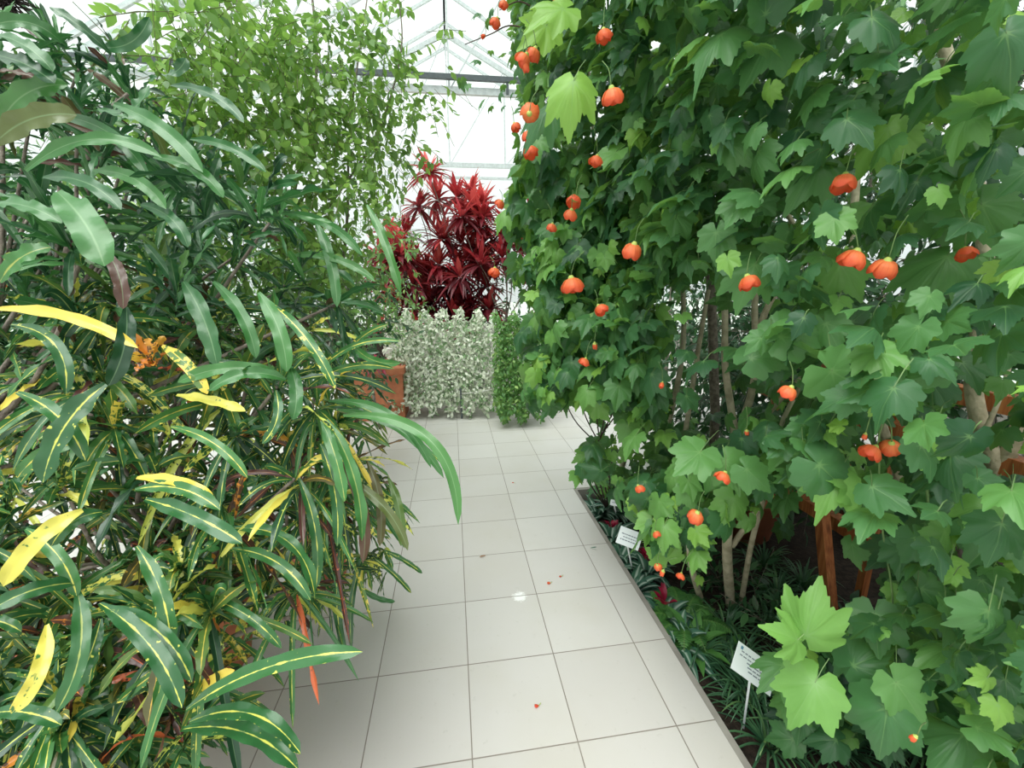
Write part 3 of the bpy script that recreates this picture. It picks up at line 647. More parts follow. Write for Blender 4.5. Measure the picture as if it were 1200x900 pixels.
# ------------------------------------------------------------------ background greenery behind the trellis
def oval_cloud(name, label, cat, m, blobs, size, base, group=None, tint=(.45, .2), temps=OVAL, droop=.4, stemm='barkg', mask=None, part='foliage', tw=True, twr=.002):
    t = thing(name, label, cat, base, group); Pp, Tt, Nn = [], [], []; b = MB()
    for c, rad, n in blobs:
        c = np.array(c); rad = np.array(rad) * np.ones(3)
        nt_ = max(1, n // 8); o = unit(rng.normal(0, 1, (nt_, 3))) * rng.random((nt_, 1)) ** .45
        for k in range(nt_):
            s0 = c + o[k] * rad; d = unit(o[k] * .6 + rng.normal(0, .5, 3) + np.array([0, 0, -droop * .6])); L = size * rng.uniform(3, 5)
            pts = [s0 + d * L * u + np.array([0, 0, -droop * .35 * L * u * u]) for u in (0, .5, 1)]
            if tw: b.tube(pts, twr, 3)
            for q in range(8):
                u = (q + .6) / 8; pp = s0 + d * L * u + np.array([0, 0, -droop * .35 * L * u * u]); sd = unit(np.cross(d, rng.normal(0, 1, 3)))
                Pp.append(pp); Tt.append(unit(d * .5 + sd * .8 + np.array([0, 0, -droop * .6]))); Nn.append(unit(np.array([0, 0, 1]) + rng.normal(0, .5, 3)))
    Pp, Tt, Nn = np.array(Pp), np.array(Tt), np.array(Nn)
    if mask is not None:
        k = mask(Pp); Pp, Tt, Nn = Pp[k], Tt[k], Nn[k]
    leaves(part, M[m], temps, Pp, Tt, Nn, rng.uniform(.7, 1.2, len(Pp)) * size, np.clip(rng.normal(*tint, len(Pp)), 0, 1), t)
    if tw: b.build('twigs', M[stemm], t)['kind'] = 'stuff'
    return t
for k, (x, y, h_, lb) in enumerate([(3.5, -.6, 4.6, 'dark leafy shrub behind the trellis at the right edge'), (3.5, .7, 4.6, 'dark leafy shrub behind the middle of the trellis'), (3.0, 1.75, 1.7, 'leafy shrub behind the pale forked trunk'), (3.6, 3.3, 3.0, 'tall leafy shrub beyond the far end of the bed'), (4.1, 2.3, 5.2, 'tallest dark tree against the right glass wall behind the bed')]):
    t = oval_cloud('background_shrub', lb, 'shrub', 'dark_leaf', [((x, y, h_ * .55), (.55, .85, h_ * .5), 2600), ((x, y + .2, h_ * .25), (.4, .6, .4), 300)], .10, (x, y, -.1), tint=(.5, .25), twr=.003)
    b = MB(); b.tube(wob((x, y, -.13 if y < 2 else 0), (x, y + .1, h_ * .7), 4, .03), .03, 7, .012); b.build('trunk', M['barkg'], t, True)

# ------------------------------------------------------------------ low plants in the bed
def strap_plant(name, label, cat, m, base, n, L, w_, el=(.5, 1.3), droop=.6, group=None, tint=(.4, .2), prof='grass', seg=8, part='foliage', fold=.3, rand=None, parent=None):
    t = parent or thing(name, label, cat, base, group); base = np.array(base, float)
    az = rng.uniform(0, 2 * PI, n); e = rng.uniform(*el, n); LL = rng.uniform(.65, 1.1, n) * L
    d = np.stack([np.cos(az) * np.cos(e), np.sin(az) * np.cos(e), np.sin(e)], 1)
    P0 = base + d * .01 + np.stack([np.cos(az), np.sin(az), az * 0], 1) * .012; P1 = P0 + d * LL[:, None] * .55
    hz = d * np.array([1, 1, 0]); P2 = P0 + d * LL[:, None] * .75 + unit(hz) * LL[:, None] * .25 - np.array([0, 0, 1]) * (droop * LL)[:, None] * rng.uniform(.5, 1.2, n)[:, None]
    P2[:, 2] = np.maximum(P2[:, 2], -.10)
    V, Fc, A = straps(P0, P1, P2, w_, np.tile([0, 0, 1.], (n, 1)), np.clip(rng.normal(*tint, n), 0, 1), rand, seg, .1, prof, fold)
    link(part, V, Fc, M[m], t, A); return t
lil = [(850, 742), (900, 735), (870, 770), (925, 800), (880, 830), (900, 875), (940, 868), (985, 880), (860, 800), (930, 742), (1030, 885), (960, 760), (910, 700), (1080, 890), (1000, 830), (940, 690), (820, 770), (1120, 880), (895, 665)]
names_l = ['lilyturf tuft left of the large front label', 'lilyturf tuft in the back between label and trellis foot', 'lilyturf tuft directly behind the large front label', 'lilyturf tuft right of the large front label', 'lilyturf tuft at the foot of the white label stake',
           'lilyturf tuft at the bottom edge, right of the path corner', 'lilyturf tuft at the bottom edge under the pale maple leaves', 'lilyturf tuft at the bottom edge below the hanging red bud', 'lilyturf tuft nearest the path beside the label', 'lilyturf tuft beside the orange trellis post',
           'lilyturf tuft at the bottom edge, third from the right', 'lilyturf tuft under the lowest maple leaves', 'lilyturf tuft behind the pale forked trunk', 'lilyturf tuft at the bottom edge, second from the right', 'lilyturf tuft shaded under the low maple branch', 'lilyturf tuft left of the trellis post, in the deep shade', 'narrow lilyturf tuft beside the fern', 'lilyturf tuft at the bottom edge, nearest the right corner', 'lilyturf tuft deepest in the bed near the clay pot']
for (x, y), l in zip(lil, names_l):
    strap_plant('lilyturf', 'dark green grassy ' + l, 'grass plant', 'lily', atz(x, y, -.11), 46, .30, .013, (.5, 1.4), .55, 'lilyturf tufts in the bed')
sil = [(757, 668), (777, 722), (716, 628), (722, 596), (700, 598), (740, 690), (792, 752), (726, 652)]
sl = ['with a crimson centre beside the upper white label', 'with a crimson centre, nearest to the fern', 'at the path edge left of the upper label', 'just behind the upper white label', 'farthest along the path edge, near the bed corner', 'between the two crimson-centred ones at the path edge', 'lowest at the path edge before the fern', 'small, below the upper label at the path edge']
for k, ((x, y), l) in enumerate(zip(sil, sl)):
    bp = atz(x, y + 8, -.11); t = strap_plant('silver_striped_plant', 'dark rosette plant with silver leaf stripes ' + l, 'foliage plant', 'silver', bp, 26, .26, .050, (.35, 1.25), .40, 'silver striped rosettes along the path', prof='oval', tint=(.5, .3))
    if k in (0, 1, 3, 2):
        strap_plant('', '', '', 'crimson', bp + np.array([0, 0, .12]), 12, .10 if k < 2 else .06, .028, (.9, 1.5), .05, prof='oval', part='crimson_centre', parent=t, seg=5)
def fern(base, label, n=9, L=.28):
    t = thing('fern', label, 'fern', base); Pp, Tt, Nn, S = [], [], [], []; b = MB()
    for k in range(n):
        az = 2 * PI * k / n + rng.uniform(-.3, .3); h = np.array([math.cos(az), math.sin(az), 0]); l = L * rng.uniform(.8, 1.1)
        pts = [base + h * l * u * .85 + np.array([0, 0, l * (1.1 * u - .85 * u * u)]) for u in np.linspace(0, 1, 12)]; b.tube(pts, .0015, 3)
        for i in range(1, 12):
            d = unit(pts[i] - pts[i - 1]); sd = np.cross(d, [0, 0, 1]); sd = unit(sd)
            for sg in (-1, 1):
                for f_ in (0, .5):
                    Pp.append(pts[i] - (pts[i] - pts[i - 1]) * f_); Tt.append(unit(sd * sg + d * .3)); Nn.append(np.cross(sd, d) + rng.normal(0, .1, 3)); S.append(.06 * math.sin(PI * min(1, (i - f_) / 12 + .12)) + .006)
    leaves('foliage', M['fern'], OVALS, Pp, Tt, Nn, S, np.clip(rng.normal(.5, .2, len(Pp)), 0, 1), t); b.build('stalks', M['vine'], t)
fern(atz(798, 735, -.11), 'small green fern between the striped rosettes and the lilyturf'); fern(atz(783, 752, -.11), 'small green fern lowest on the path edge', 7, .2)
# bird's nest fern with broad light leaves
strap_plant('birds_nest_fern', 'light green broad-leaved fern at the foot of the forked trunk', 'fern', 'fern', atz(812, 762, -.11), 6, .26, .05, (.5, 1.3), .2, prof='oval', tint=(.8, .15))
strap_plant('birds_nest_fern', 'lower light green broad-leaved fern beside the lilyturf at the path edge', 'fern', 'fern', atz(845, 768, -.11), 5, .20, .04, (.2, .9), .2, prof='oval', tint=(.6, .15))
strap_plant('seedling', 'small bright green seedling in the far corner of the bed', 'plant', 'fern', atz(703, 596, -.11), 8, .14, .03, (.7, 1.4), .1, prof='oval', tint=(.9, .1))
for k, (x, y, l) in enumerate([(835, 690, 'between the forked trunk and the fern'), (905, 720, 'right of the forked trunk'), (870, 690, 'behind the forked trunk'), (985, 745, 'by the foot of the trellis post'), (1090, 800, 'under the third label'), (1150, 760, 'under the right-hand maple leaves'), (765, 600, 'behind the upper label')]):
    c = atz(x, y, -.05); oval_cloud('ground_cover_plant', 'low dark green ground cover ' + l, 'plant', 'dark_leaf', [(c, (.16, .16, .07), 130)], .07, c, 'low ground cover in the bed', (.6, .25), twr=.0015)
# clay pots deep in the bed
for (x, y, s, l) in [(845, 690, .20, 'terracotta pot lying in shade behind the forked trunk'), (1010, 700, .17, 'terracotta pot behind the foot of the trellis')]:
    c = atz(x, y, -.11); c = c + np.array([.55, .5, 0]); b = MB(); b.lathe([(.001, 0), (s * .68, 0), (s, s * 1.6), (s * 1.12, s * 1.6), (s * 1.12, s * 1.9), (s * .98, s * 1.9), (s * .94, s * 1.5), (.001, s * 1.5)], c); tag(b.build('clay_pot', M['terra'], None, True), l, 'pot')

# ------------------------------------------------------------------ plant labels
def label_sign(corners_px, D_, foot, label, rows):
    P4 = [at(x, y, D_ + dd) for x, y, dd in corners_px]     # tl, tr, br, bl
    tl, tr_, br, bl = P4; ux = unit(tr_ - tl); nz = unit(np.cross(ux, bl - tl)); uy = np.cross(nz, ux); uy = uy if uy @ (bl - tl) > 0 else -uy
    if nz @ (CAM - tl) < 0: nz = -nz
    W_, H_ = np.linalg.norm(tr_ - tl), abs((bl - tl) @ uy)
    o = tl; t = thing('plant_label', label, 'sign', foot)
    b = MB(); V = [o + ux * a + uy * c + nz * e for e in (-.0015, 0.0) for a, c in ((0, 0), (W_, 0), (W_, H_), (0, H_))]
    b.add(V, [(0, 3, 2, 1), (4, 5, 6, 7), (0, 1, 5, 4), (1, 2, 6, 5), (2, 3, 7, 6), (3, 0, 4, 7)]); pl = b.build('placard', M['white'], t)
    b = MB()
    for (y0, x0, x1, hh) in rows:
        x = x0
        while x < x1:
            L = min(rng.uniform(.05, .12), x1 - x); a0, a1, c0, c1 = x * W_, (x + L) * W_, y0 * H_, (y0 + hh) * H_
            b.add([o + ux * a0 + uy * c0 + nz * .0006, o + ux * a1 + uy * c0 + nz * .0006, o + ux * a1 + uy * c1 + nz * .0006, o + ux * a0 + uy * c1 + nz * .0006], [(0, 1, 2, 3)]); x += L + .022
    link('printed_text', b.v, b.f, M['ink'], pl, None, False)
    s_ = o + ux * W_ * .48 + uy * H_ * .80 - nz * .004
    b = MB(); b.bar(s_, foot, .0075, .0075); b.build('stake', M['white'], t)
    return t, (o, ux, uy, nz, W_, H_, pl)
t, (o, ux, uy, nz, W_, H_, pl) = label_sign([(866, 751, .0), (911, 784, .02), (898, 812, -.02), (851, 779, -.04)], 1.50, atz(871, 853, -.11), 'large white label on a white stake in the lilyturf, partly behind a leaf', [(.22, .12, .55, .045), (.36, .10, .80, .04), (.48, .30, .86, .045), (.60, .34, .84, .045), (.72, .38, .80, .045)])
b = MB(); q = o + ux * W_ * .08 + uy * H_ * .08 + nz * .0007; a1 = .011
b.add([q, q + ux * a1, q + ux * a1 + uy * a1, q + uy * a1], [(0, 1, 2, 3)]); link('printed_emblem', b.v, b.f, M['blue'], pl, None, False)
label_sign([(728, 616, 0), (754, 626, .01), (751, 647, 0), (725, 637, -.01)], 2.05, atz(741, 668, -.11), 'white label with three printed lines beside the crimson-centred rosette', [(.33, .12, .90, .06), (.50, .22, .80, .05), (.66, .12, .90, .06)])
label_sign([(1062, 727, 0), (1090, 731, 0), (1094, 752, -.01), (1066, 748, -.01)], 1.55, atz(1092, 785, -.11), 'white label half hidden among the low maple leaves on the right', [(.3, .1, .9, .06), (.5, .2, .8, .06), (.7, .1, .9, .06)])
label_sign([(716, 585, 0), (726, 587, 0), (725, 594, 0), (716, 592, 0)], 2.35, atz(722, 603, -.11), 'tiny white label farthest back by the bed corner', [(.4, .2, .8, .12)])

# ------------------------------------------------------------------ fallen flowers and leaf on the tiles
for k, (x, y, s, l) in enumerate([(645, 684, .016, 'fallen orange flower with its green base, left of two on the right-hand tile'), (658, 676, .012, 'fallen dark red flower, right of two on the same tile'), (631, 828, .014, 'fallen red flower alone on a near tile'), (602, 566, .012, 'fallen flower with a thin stalk farthest along the path')]):
    c = atz(x, y, 0); V, Fc, A = bell(s * 1.5, 50 + k); V = V * np.array([.6, .6, 1]); V = V[:, [2, 0, 1]]; V[:, 2] -= V[:, 2].min() ; V[:, 2] *= .6
    A = A.copy(); A[:, 0] = A[:, 0] * .3 if k != 0 else A[:, 0]
    t = thing('fallen_flower', l, 'flower', c, 'fallen flowers on the tiles'); link('petals', V + c + np.array([0, 0, .0008]), Fc, M['petal'], t, A)
    b = MB(); b.tube([c + np.array([0, 0, .004]), c + np.array([.008, .006, .004]), c + np.array([.012, .012 if k < 3 else -.02, .003])], .0015 if k < 3 else .0009, 5); b.build('calyx', M['calyx'], t)
c = atz(562, 653, .003); V, Fc, A = straps([c], [c + np.array([.02, .006, .006])], [c + np.array([.04, .01, 0])], .009, [(0, 0, 1)], .3)
tag(link('fallen_leaf', V, Fc, M['dry'], None, A), 'small dry brown leaf lying on a tile joint', 'leaf')

# ------------------------------------------------------------------ crotons on the left
def pot(t, c, r, h, m='terra'):
    b = MB(); b.lathe([(.001, 0), (r * .72, 0), (r * .96, h * .84), (r * 1.06, h * .84), (r * 1.08, h), (r * .95, h), (r * .9, h * .86), (.001, h * .86)], c, 40); p_ = b.build('pot', M[m], t, True)
    b = MB(); b.lathe([(.001, .01), (r * .9, 0)], (c[0], c[1], c[2] + h * .88), 24); b.build('potting_soil', M['soil'], t); return p_
def rosette(base, n, L, w_, axis, tint, rand, spread=1.0, droop=.5):
    base = np.array(base, float); ax = unit(np.array(axis, float)); r1 = unit(np.cross(ax, [.3, .9, .1])); r2 = np.cross(ax, r1)
    az = np.arange(n) * 2.4 + rng.uniform(0, 6); el = rng.uniform(.15, 1.25, n); LL = rng.uniform(.55, 1.1, n) * L
    d = (np.cos(az)[:, None] * r1 + np.sin(az)[:, None] * r2) * np.cos(el)[:, None] * spread + ax * np.sin(el)[:, None]; d = unit(d)
    P0 = base - ax * rng.uniform(0, .07, n)[:, None]; P1 = P0 + d * LL[:, None] * .5
    P2 = P0 + d * LL[:, None] * .92 - np.array([0, 0, 1]) * (droop * LL * rng.uniform(.3, 1.3, n))[:, None] * np.cos(el)[:, None]
    ref = unit(ax * .7 + np.array([0, 0, .6]) + rng.normal(0, .2, 3)); ref = np.tile(ref, (n, 1)) + rng.normal(0, .25, (n, 3))
    t_ = np.clip(rng.normal(*tint, n), 0, 1); t_ = np.where((rng.random(n) < .11) & (tint[0] > .2), rng.uniform(.88, 1, n), t_); rd = np.clip(rng.normal(*rand, n), 0, 1)
    return straps(P0, P1, P2, rng.uniform(.7, 1.15, n) * w_, ref, t_, rd, 12, .45, 'lance', .3, .9)
POTC = np.array([-.80, .60, 0])
cro = [thing('potted_croton', 'big croton with yellow-veined narrow leaves in a terracotta pot, lower left', 'potted plant', POTC),
       thing('potted_croton', 'tall croton with plain dark green strap leaves, upper left', 'potted plant', (-1.25, .15, 0)),
       thing('potted_croton', 'small croton with short yellow-edged leaves beside the path, behind the big one', 'potted plant', (-.35, .95, 0))]
pot(cro[0], POTC, .24, .36); pot(cro[1], (-1.25, .15, 0), .26, .38); pot(cro[2], (-.42, 1.1, 0), .16, .24)
LV = [[], [], []]
# random shoots: (px,py,D,owner)
shoots0 = []
for _ in range(385):
    x, y = rng.uniform(-60, 430), rng.uniform(330, 930); D_ = rng.uniform(.95, 2.1)
    if _ >= 330: x, y, D_ = rng.uniform(-60, 225), rng.uniform(640, 930), rng.uniform(.95, 1.5)
    if not inpoly(np.array([x]), np.array([y]), [(-70, 330), (280, 320), (400, 400), (440, 520), (420, 640), (390, 690), (330, 700), (270, 700), (235, 770), (225, 860), (235, 940), (-70, 940)])[0]: continue
    q = at(x, y, D_)
    if q[2] < .28: continue
    shoots0.append((q, x, y))
for q, x, y in shoots0:
    f_up = np.clip((470 - y) / 150, 0, 1); ax = unit(np.array([.35, -.5, .75]) + rng.normal(0, .45, 3))
    far_r = x > 330
    LV[0].append(rosette(q, 14, rng.uniform(.15, .29), .016 if far_r else .021, ax, (.50 - .22 * f_up, .18), (.46, .30), 1, .75))
shoots1 = []
for _ in range(210):
    x, y = rng.uniform(-60, 440), rng.uniform(-40, 460); D_ = rng.uniform(.95, 2.0)
    if not inpoly(np.array([x]), np.array([y]), [(-70, 60), (60, 40), (150, 60), (190, 130), (250, 190), (330, 240), (400, 300), (430, 380), (400, 440), (250, 380), (100, 400), (-70, 400)])[0]: continue
    shoots1.append((at(x, y, D_), x, y))
for q, x, y in shoots1:
    LV[1].append(rosette(q, 12, rng.uniform(.15, .28), .019, unit(np.array([.3, -.35, .9]) + rng.normal(0, .4, 3)), (.08, .1), (.36, .26), 1, .55))
for _ in range(46):                                # small one by the path
    x, y = rng.uniform(360, 480), rng.uniform(560, 720)
    if x + (y - 560) * .1 > 478 - (y > 690) * 60: continue
    LV[2].append(rosette(at(x - 12, y - 15, rng.uniform(1.7, 2.2)), 12, .13, .013, unit(np.array([.3, -.2, .2]) + rng.normal(0, .5, 3)), (.62, .15), (.45, .25), 1, .8))
# young orange shoot
LV[0].append(rosette(at(172, 415, .98), 12, .10, .020, (.2, -.7, .6), (.95, .03), (.92, .05), 1, .1))
# hand-placed leaves: x0,y0,x1,y1,bow px (up +),width m,D0,D1,tint,rand,owner
HC = [(385, 470, 505, 548, 26, .018, 1.05, 1.0, .15, .5, 0), (360, 455, 462, 432, 14, .016, 1.05, 1.0, .5, .45, 0), (370, 440, 470, 400, 16, .013, 1.1, 1.05, .7, .5, 0), (400, 560, 478, 645, 14, .02, 1.1, 1.05, .12, .82, 0), (375, 520, 395, 640, 8, .02, 1., .95, .5, .35, 0),
      (350, 560, 370, 690, 10, .02, 1., .95, .5, .35, 0), (405, 470, 520, 545, 8, .010, 1.15, 1.1, .6, .55, 0), (250, 330, 300, 420, 10, .022, .95, .9, .08, .5, 1), (330, 250, 425, 300, 14, .018, 1.05, 1., .08, .5, 1), (340, 300, 440, 330, 12, .018, 1.1, 1.05, .08, .62, 1), (370, 260, 395, 360, 6, .022, 1.1, 1.05, .06, .5, 1),
      (240, 700, 330, 760, 10, .018, 1.0, .95, .5, .4, 0), (160, 640, 200, 760, 10, .024, .88, .82, .5, .4, 0), (30, 620, 90, 700, 12, .022, .88, .84, .55, .5, 0), (20, 460, 100, 540, 14, .024, .88, .84, .5, .4, 0), (200, 500, 290, 560, 12, .018, .92, .88, .55, .6, 0), (100, 520, 20, 560, 12, .022, .88, .84, .6, .6, 0),(218, 832, 425, 764, 18, .026, .80, .72, .45, .35, 0), (222, 846, 352, 884, 30, .024, .82, .74, .5, .3, 0), (212, 855, 350, 903, 22, .027, .85, .75, .5, .3, 0), (225, 812, 275, 785, 2, .018, .95, .9, .98, .75, 0),
      (383, 492, 424, 634, 12, .022, .95, .9, .28, .55, 0), (402, 487, 537, 615, 50, .022, 1.0, .92, .12, .62, 0), (395, 480, 520, 560, 20, .018, 1.1, 1.05, .1, .55, 0), (340, 430, 343, 492, 6, .024, .95, .9, .2, .45, 0),
      (117, 707, 213, 830, 16, .026, .82, .74, .5, .25, 0), (122, 712, 225, 800, 20, .024, .85, .78, .55, .3, 0), (170, 585, 284, 637, 6, .026, .85, .78, .5, .3, 0), (92, 683, -10, 715, 8, .024, .85, .75, .32, .3, 0),
      (90, 690, 66, 834, -16, .024, .85, .76, .3, .35, 0), (118, 725, 83, 814, -4, .020, .86, .8, .5, .3, 0), (97, 598, 4, 687, 12, .026, .84, .76, .97, .55, 0), (55, 732, 13, 836, -12, .022, .84, .76, .95, .6, 0),
      (-10, 836, 72, 850, 8, .022, .82, .78, .5, .3, 0), (265, 620, 369, 702, 34, .022, .95, .88, .5, .4, 0), (272, 643, 364, 704, 16, .020, .96, .88, .5, .4, 0), (-5, 362, 162, 408, 14, .020, .90, .84, .98, .78, 0),
      (13, 380, 77, 462, 26, .022, .9, .84, .5, .3, 0), (124, 450, 50, 566, 14, .034, .86, .8, .5, .25, 0), (303, 343, 336, 436, 8, .026, .92, .88, .1, .6, 0), (320, 357, 393, 456, 8, .018, .92, .86, .8, .45, 0),
      (328, 438, 208, 448, 12, .022, .9, .86, .15, .6, 0), (335, 445, 245, 458, 14, .022, .9, .84, .12, .5, 0), (323, 457, 307, 520, -10, .016, .9, .86, .5, .3, 0), (377, 493, 404, 588, 4, .022, .95, .9, .3, .55, 0),
      (207, 463, 288, 482, 3, .018, .92, .88, .97, .5, 0), (160, 560, 251, 584, 8, .018, .88, .82, .99, .7, 0), (158, 574, 258, 598, 14, .022, .87, .8, .55, .45, 0), (148, 360, 127, 452, -8, .026, .88, .82, .05, .03, 1),
      (215, 330, 254, 428, 6, .030, .92, .87, .06, .35, 1), (126, 296, 144, 362, 6, .022, .88, .85, .05, .95, 1), (190, 405, 243, 462, 6, .020, .9, .86, .9, .75, 0), (120, 600, 60, 640, 10, .024, .87, .82, .5, .3, 0),
      (67, 225, 122, 312, 8, .044, .78, .72, .05, .55, 1), (133, 122, 238, 202, 12, .026, .92, .86, .05, .5, 1), (130, 64, 58, 8, 4, .018, .95, .9, .05, .2, 1), (200, 100, 286, 144, 12, .020, .98, .92, .05, .25, 1),
      (30, 200, 190, 185, 30, .022, .85, .85, .08, .55, 1), (180, 184, 262, 232, 12, .022, .9, .88, .08, .55, 1), (-8, 64, 64, 98, 6, .030, .82, .8, .05, .12, 1), (-6, 40, 62, 84, 8, .024, .82, .8, .05, .4, 1), (223, 163, 312, 202, 10, .018, .98, .93, .05, .4, 1),
      (290, 217, 318, 262, 4, .020, 1., .95, .05, .55, 1), (50, 208, 142, 246, 14, .024, .88, .82, .05, .3, 1), (-8, 238, 72, 262, 8, .026, .84, .8, .05, .5, 1), (-8, 170, 90, 135, 14, .036, .84, .82, .05, .82, 1),
      (118, 55, 175, 20, -14, .022, .95, .95, .05, .3, 1), (118, 128, 175, 100, -16, .026, .95, .92, .05, .38, 1), (190, 88, 218, 68, -6, .02, .95, .92, .05, .25, 1), (0, 145, 80, 100, 16, .034, .85, .85, .05, .62, 1), (72, 50, -10, 30, 14, .024, .9, .85, .05, .45, 1),
      (60, 135, 175, 210, 20, .02, .9, .86, .05, .4, 1), (110, 200, 195, 245, 14, .022, .9, .86, .05, .6, 1), (165, 240, 220, 290, 12, .022, .9, .86, .05, .3, 1), (0, 330, 60, 290, 10, .03, .85, .85, .3, .6, 1), (430, 240, 470, 345, 4, .022, 1.3, 1.25, .05, .62, 1),
      (395, 530, 425, 660, 14, .024, 1.1, 1.05, .1, .9, 0), (430, 540, 445, 640, 8, .02, 1.15, 1.1, .1, .85, 0), (455, 560, 470, 640, 6, .020, 1.2, 1.15, .1, .78, 0), (430, 640, 412, 760, 8, .018, 1.5, 1.5, .3, .2, 2), (400, 640, 405, 770, -8, .024, 1.5, 1.5, .5, .3, 2),
      (425, 690, 463, 705, -4, .016, 1.5, 1.5, .1, .4, 2), (440, 655, 482, 695, 2, .016, 1.6, 1.6, .6, .4, 2), (450, 645, 495, 672, 2, .016, 1.6, 1.6, .6, .4, 2), (410, 400, 470, 425, -10, .018, 1.2, 1.1, .3, .6, 0), (400, 430, 455, 380, 10, .014, 1.2, 1.15, .6, .6, 0)]
for x0, y0, x1, y1, bow, w_, D0, D1, ti, rd, ow in HC:
    a_, c_ = at(x0, y0, D0), at(x1, y1, D1); dx, dy = x1 - x0, y1 - y0; l_ = math.hypot(dx, dy)
    sx, sy = (dy / l_, -dx / l_) if dx > 0 else (-dy / l_, dx / l_)
    m_ = at((x0 + x1) / 2 + sx * bow * 2, (y0 + y1) / 2 + sy * bow * 2, (D0 + D1) / 2 - .03)
    ref = unit(CAM - m_) + np.array([0, 0, .35]) + rng.normal(0, .12, 3)
    LV[ow].append(straps([a_], [m_], [c_], w_ * 1.15, [ref], ti, rd, 18, .3, 'lance', .22, .25))
for k in range(3):
    V, Fc, A = merge(LV[k]); _, _, dd = proj(V.reshape(-1, 13 * 5, 3).mean(1)) if False else (0, 0, None)
    link('foliage', V, Fc, M['croton'], cro[k], A)
def branches(t, base, ends, r0, mname='barkg', m0=None):
    b = MB(); m0 = np.array(m0); b.tube(wob(base, m0, 4, .02), r0, 8, r0 * .7); b.build('trunk', M[mname], t, True)
    b = MB()
    for e in ends:
        mid = m0 + (e - m0) * .5 + np.array([0, 0, -.08]) + rng.normal(0, .05, 3); b.tube(curve([m0, mid, e], 6), r0 * .38, 5, .004)
    b.build('branches', M[mname], t, True)
branches(cro[0], POTC + [0, 0, .3], [s[0] for s in shoots0[::4]], .025, m0=(-.72, .35, .75))
branches(cro[1], (-1.25, .15, .33), [s[0] for s in shoots1[::4]], .028, m0=(-1.1, .05, 1.15))
branches(cro[2], (-.42, 1.1, .2), [at(x, y, 2.) for x, y in ((400, 600), (440, 620), (400, 680), (430, 660))], .012, m0=(-.4, .95, .6))
b = MB(); b.tube(curve([at(222, 805, 1.25), at(262, 755, 1.2), at(300, 735, 1.15), at(345, 722, 1.15)], 6), .010, 7, .006); b.build('branch', M['barkg'], cro[0], True)
b = MB(); b.tube(curve([at(60, 400, 1.2), at(78, 330, 1.15), at(80, 290, 1.15), at(100, 240, 1.2)], 6), .010, 7, .008); b.build('branch', M['barkg'], cro[1], True)
b = MB(); b.tube(curve([at(98, 300, 1.3), at(102, 210, 1.3), at(108, 150, 1.3), at(150, 110, 1.3)], 6), .009, 7, .005); b.build('branch', M['barkg'], cro[1], True)

# ------------------------------------------------------------------ fig trees behind the crotons
def figmask(P_):
    x, y, d = proj(P_); edge = np.interp(y, [-50, 0, 60, 110, 160, 200, 250, 300], [540, 535, 520, 530, 522, 505, 470, 440]); left = np.interp(y, [-50, 20, 100, 150], [160, 110, 190, 0])
    k = (x < edge + rng.normal(0, 14, len(x))) & ((x > left) | (d > 4)); hole = (noise3(P_, 3.2, 12) > .16) & (x > 330); k &= ~hole; return k & (y < 420)
bl = []
for x, y, D_, r, n in [(210, 60, 2.2, .26, 260), (240, 120, 2.2, .3, 330), (260, 20, 2.4, .3, 280), (300, 80, 2.6, .35, 380), (350, 130, 2.8, .4, 430), (330, 30, 2.8, .4, 360), (390, 60, 3., .4, 360), (420, 120, 3., .4, 330), (450, 60, 3., .33, 170), (440, 170, 3., .3, 240),
                       (300, 180, 2.5, .36, 380), (370, 210, 2.8, .4, 400), (470, 110, 3.1, .3, 130), (480, 30, 3.2, .25, 80), (490, 160, 3.2, .22, 80), (500, 90, 3.2, .18, 40), (240, 190, 2.3, .3, 300), (200, 240, 2.3, .3, 260), (280, 260, 2.5, .4, 400), (350, 280, 2.8, .4, 360), (410, 250, 2.9, .35, 300), (180, 140, 2.3, .2, 100)]:
    bl.append((at(x, y, D_), r, int(n * 1.02)))
t = oval_cloud('weeping_fig', 'tall weeping fig with small light green leaves behind the crotons', 'tree', 'fig', bl, .068, (-1.3, 1.9, 0), tint=(.58, .28), mask=figmask, stemm='twig', droop=.5, temps=OVALF)
for pts, r in [([(-1.3, 1.9, 0), at(230, 300, 2.9), at(270, 120, 2.8), at(280, -40, 2.8)], .022), ([(-1.2, 2.0, 0), at(330, 300, 3.1), at(370, 100, 3.1), at(360, -60, 3.1)], .02), ([(-1.0, 2.2, 0), at(400, 320, 3.2), at(410, 150, 3.2), at(430, 0, 3.2)], .015), ([at(380, 250, 3.1), at(440, 160, 3.1), at(470, 60, 3.1), at(465, -20, 3.1)], .01), ([at(310, 260, 3.0), at(260, 100, 2.8), at(210, 20, 2.6)], .012)]:
    b = MB(); b.tube(curve(pts, 8), r, 7, r * .35); b.build('trunk', M['barkg'], t, True)
# green shrubs lower behind the crotons
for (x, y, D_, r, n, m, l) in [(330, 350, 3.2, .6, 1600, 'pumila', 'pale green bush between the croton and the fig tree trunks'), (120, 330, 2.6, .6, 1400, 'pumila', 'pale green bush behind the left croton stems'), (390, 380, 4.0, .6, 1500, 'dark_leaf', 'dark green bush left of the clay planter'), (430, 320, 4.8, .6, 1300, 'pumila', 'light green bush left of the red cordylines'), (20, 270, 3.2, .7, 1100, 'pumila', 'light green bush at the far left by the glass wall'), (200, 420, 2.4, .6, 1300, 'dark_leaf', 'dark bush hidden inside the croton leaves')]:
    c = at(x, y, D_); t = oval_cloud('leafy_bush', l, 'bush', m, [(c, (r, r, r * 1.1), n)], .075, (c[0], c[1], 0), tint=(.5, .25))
    b = MB(); b.tube(wob((c[0], c[1], 0), c, 4, .03), .02, 7, .01); b.build('trunk', M['barkg'], t, True)

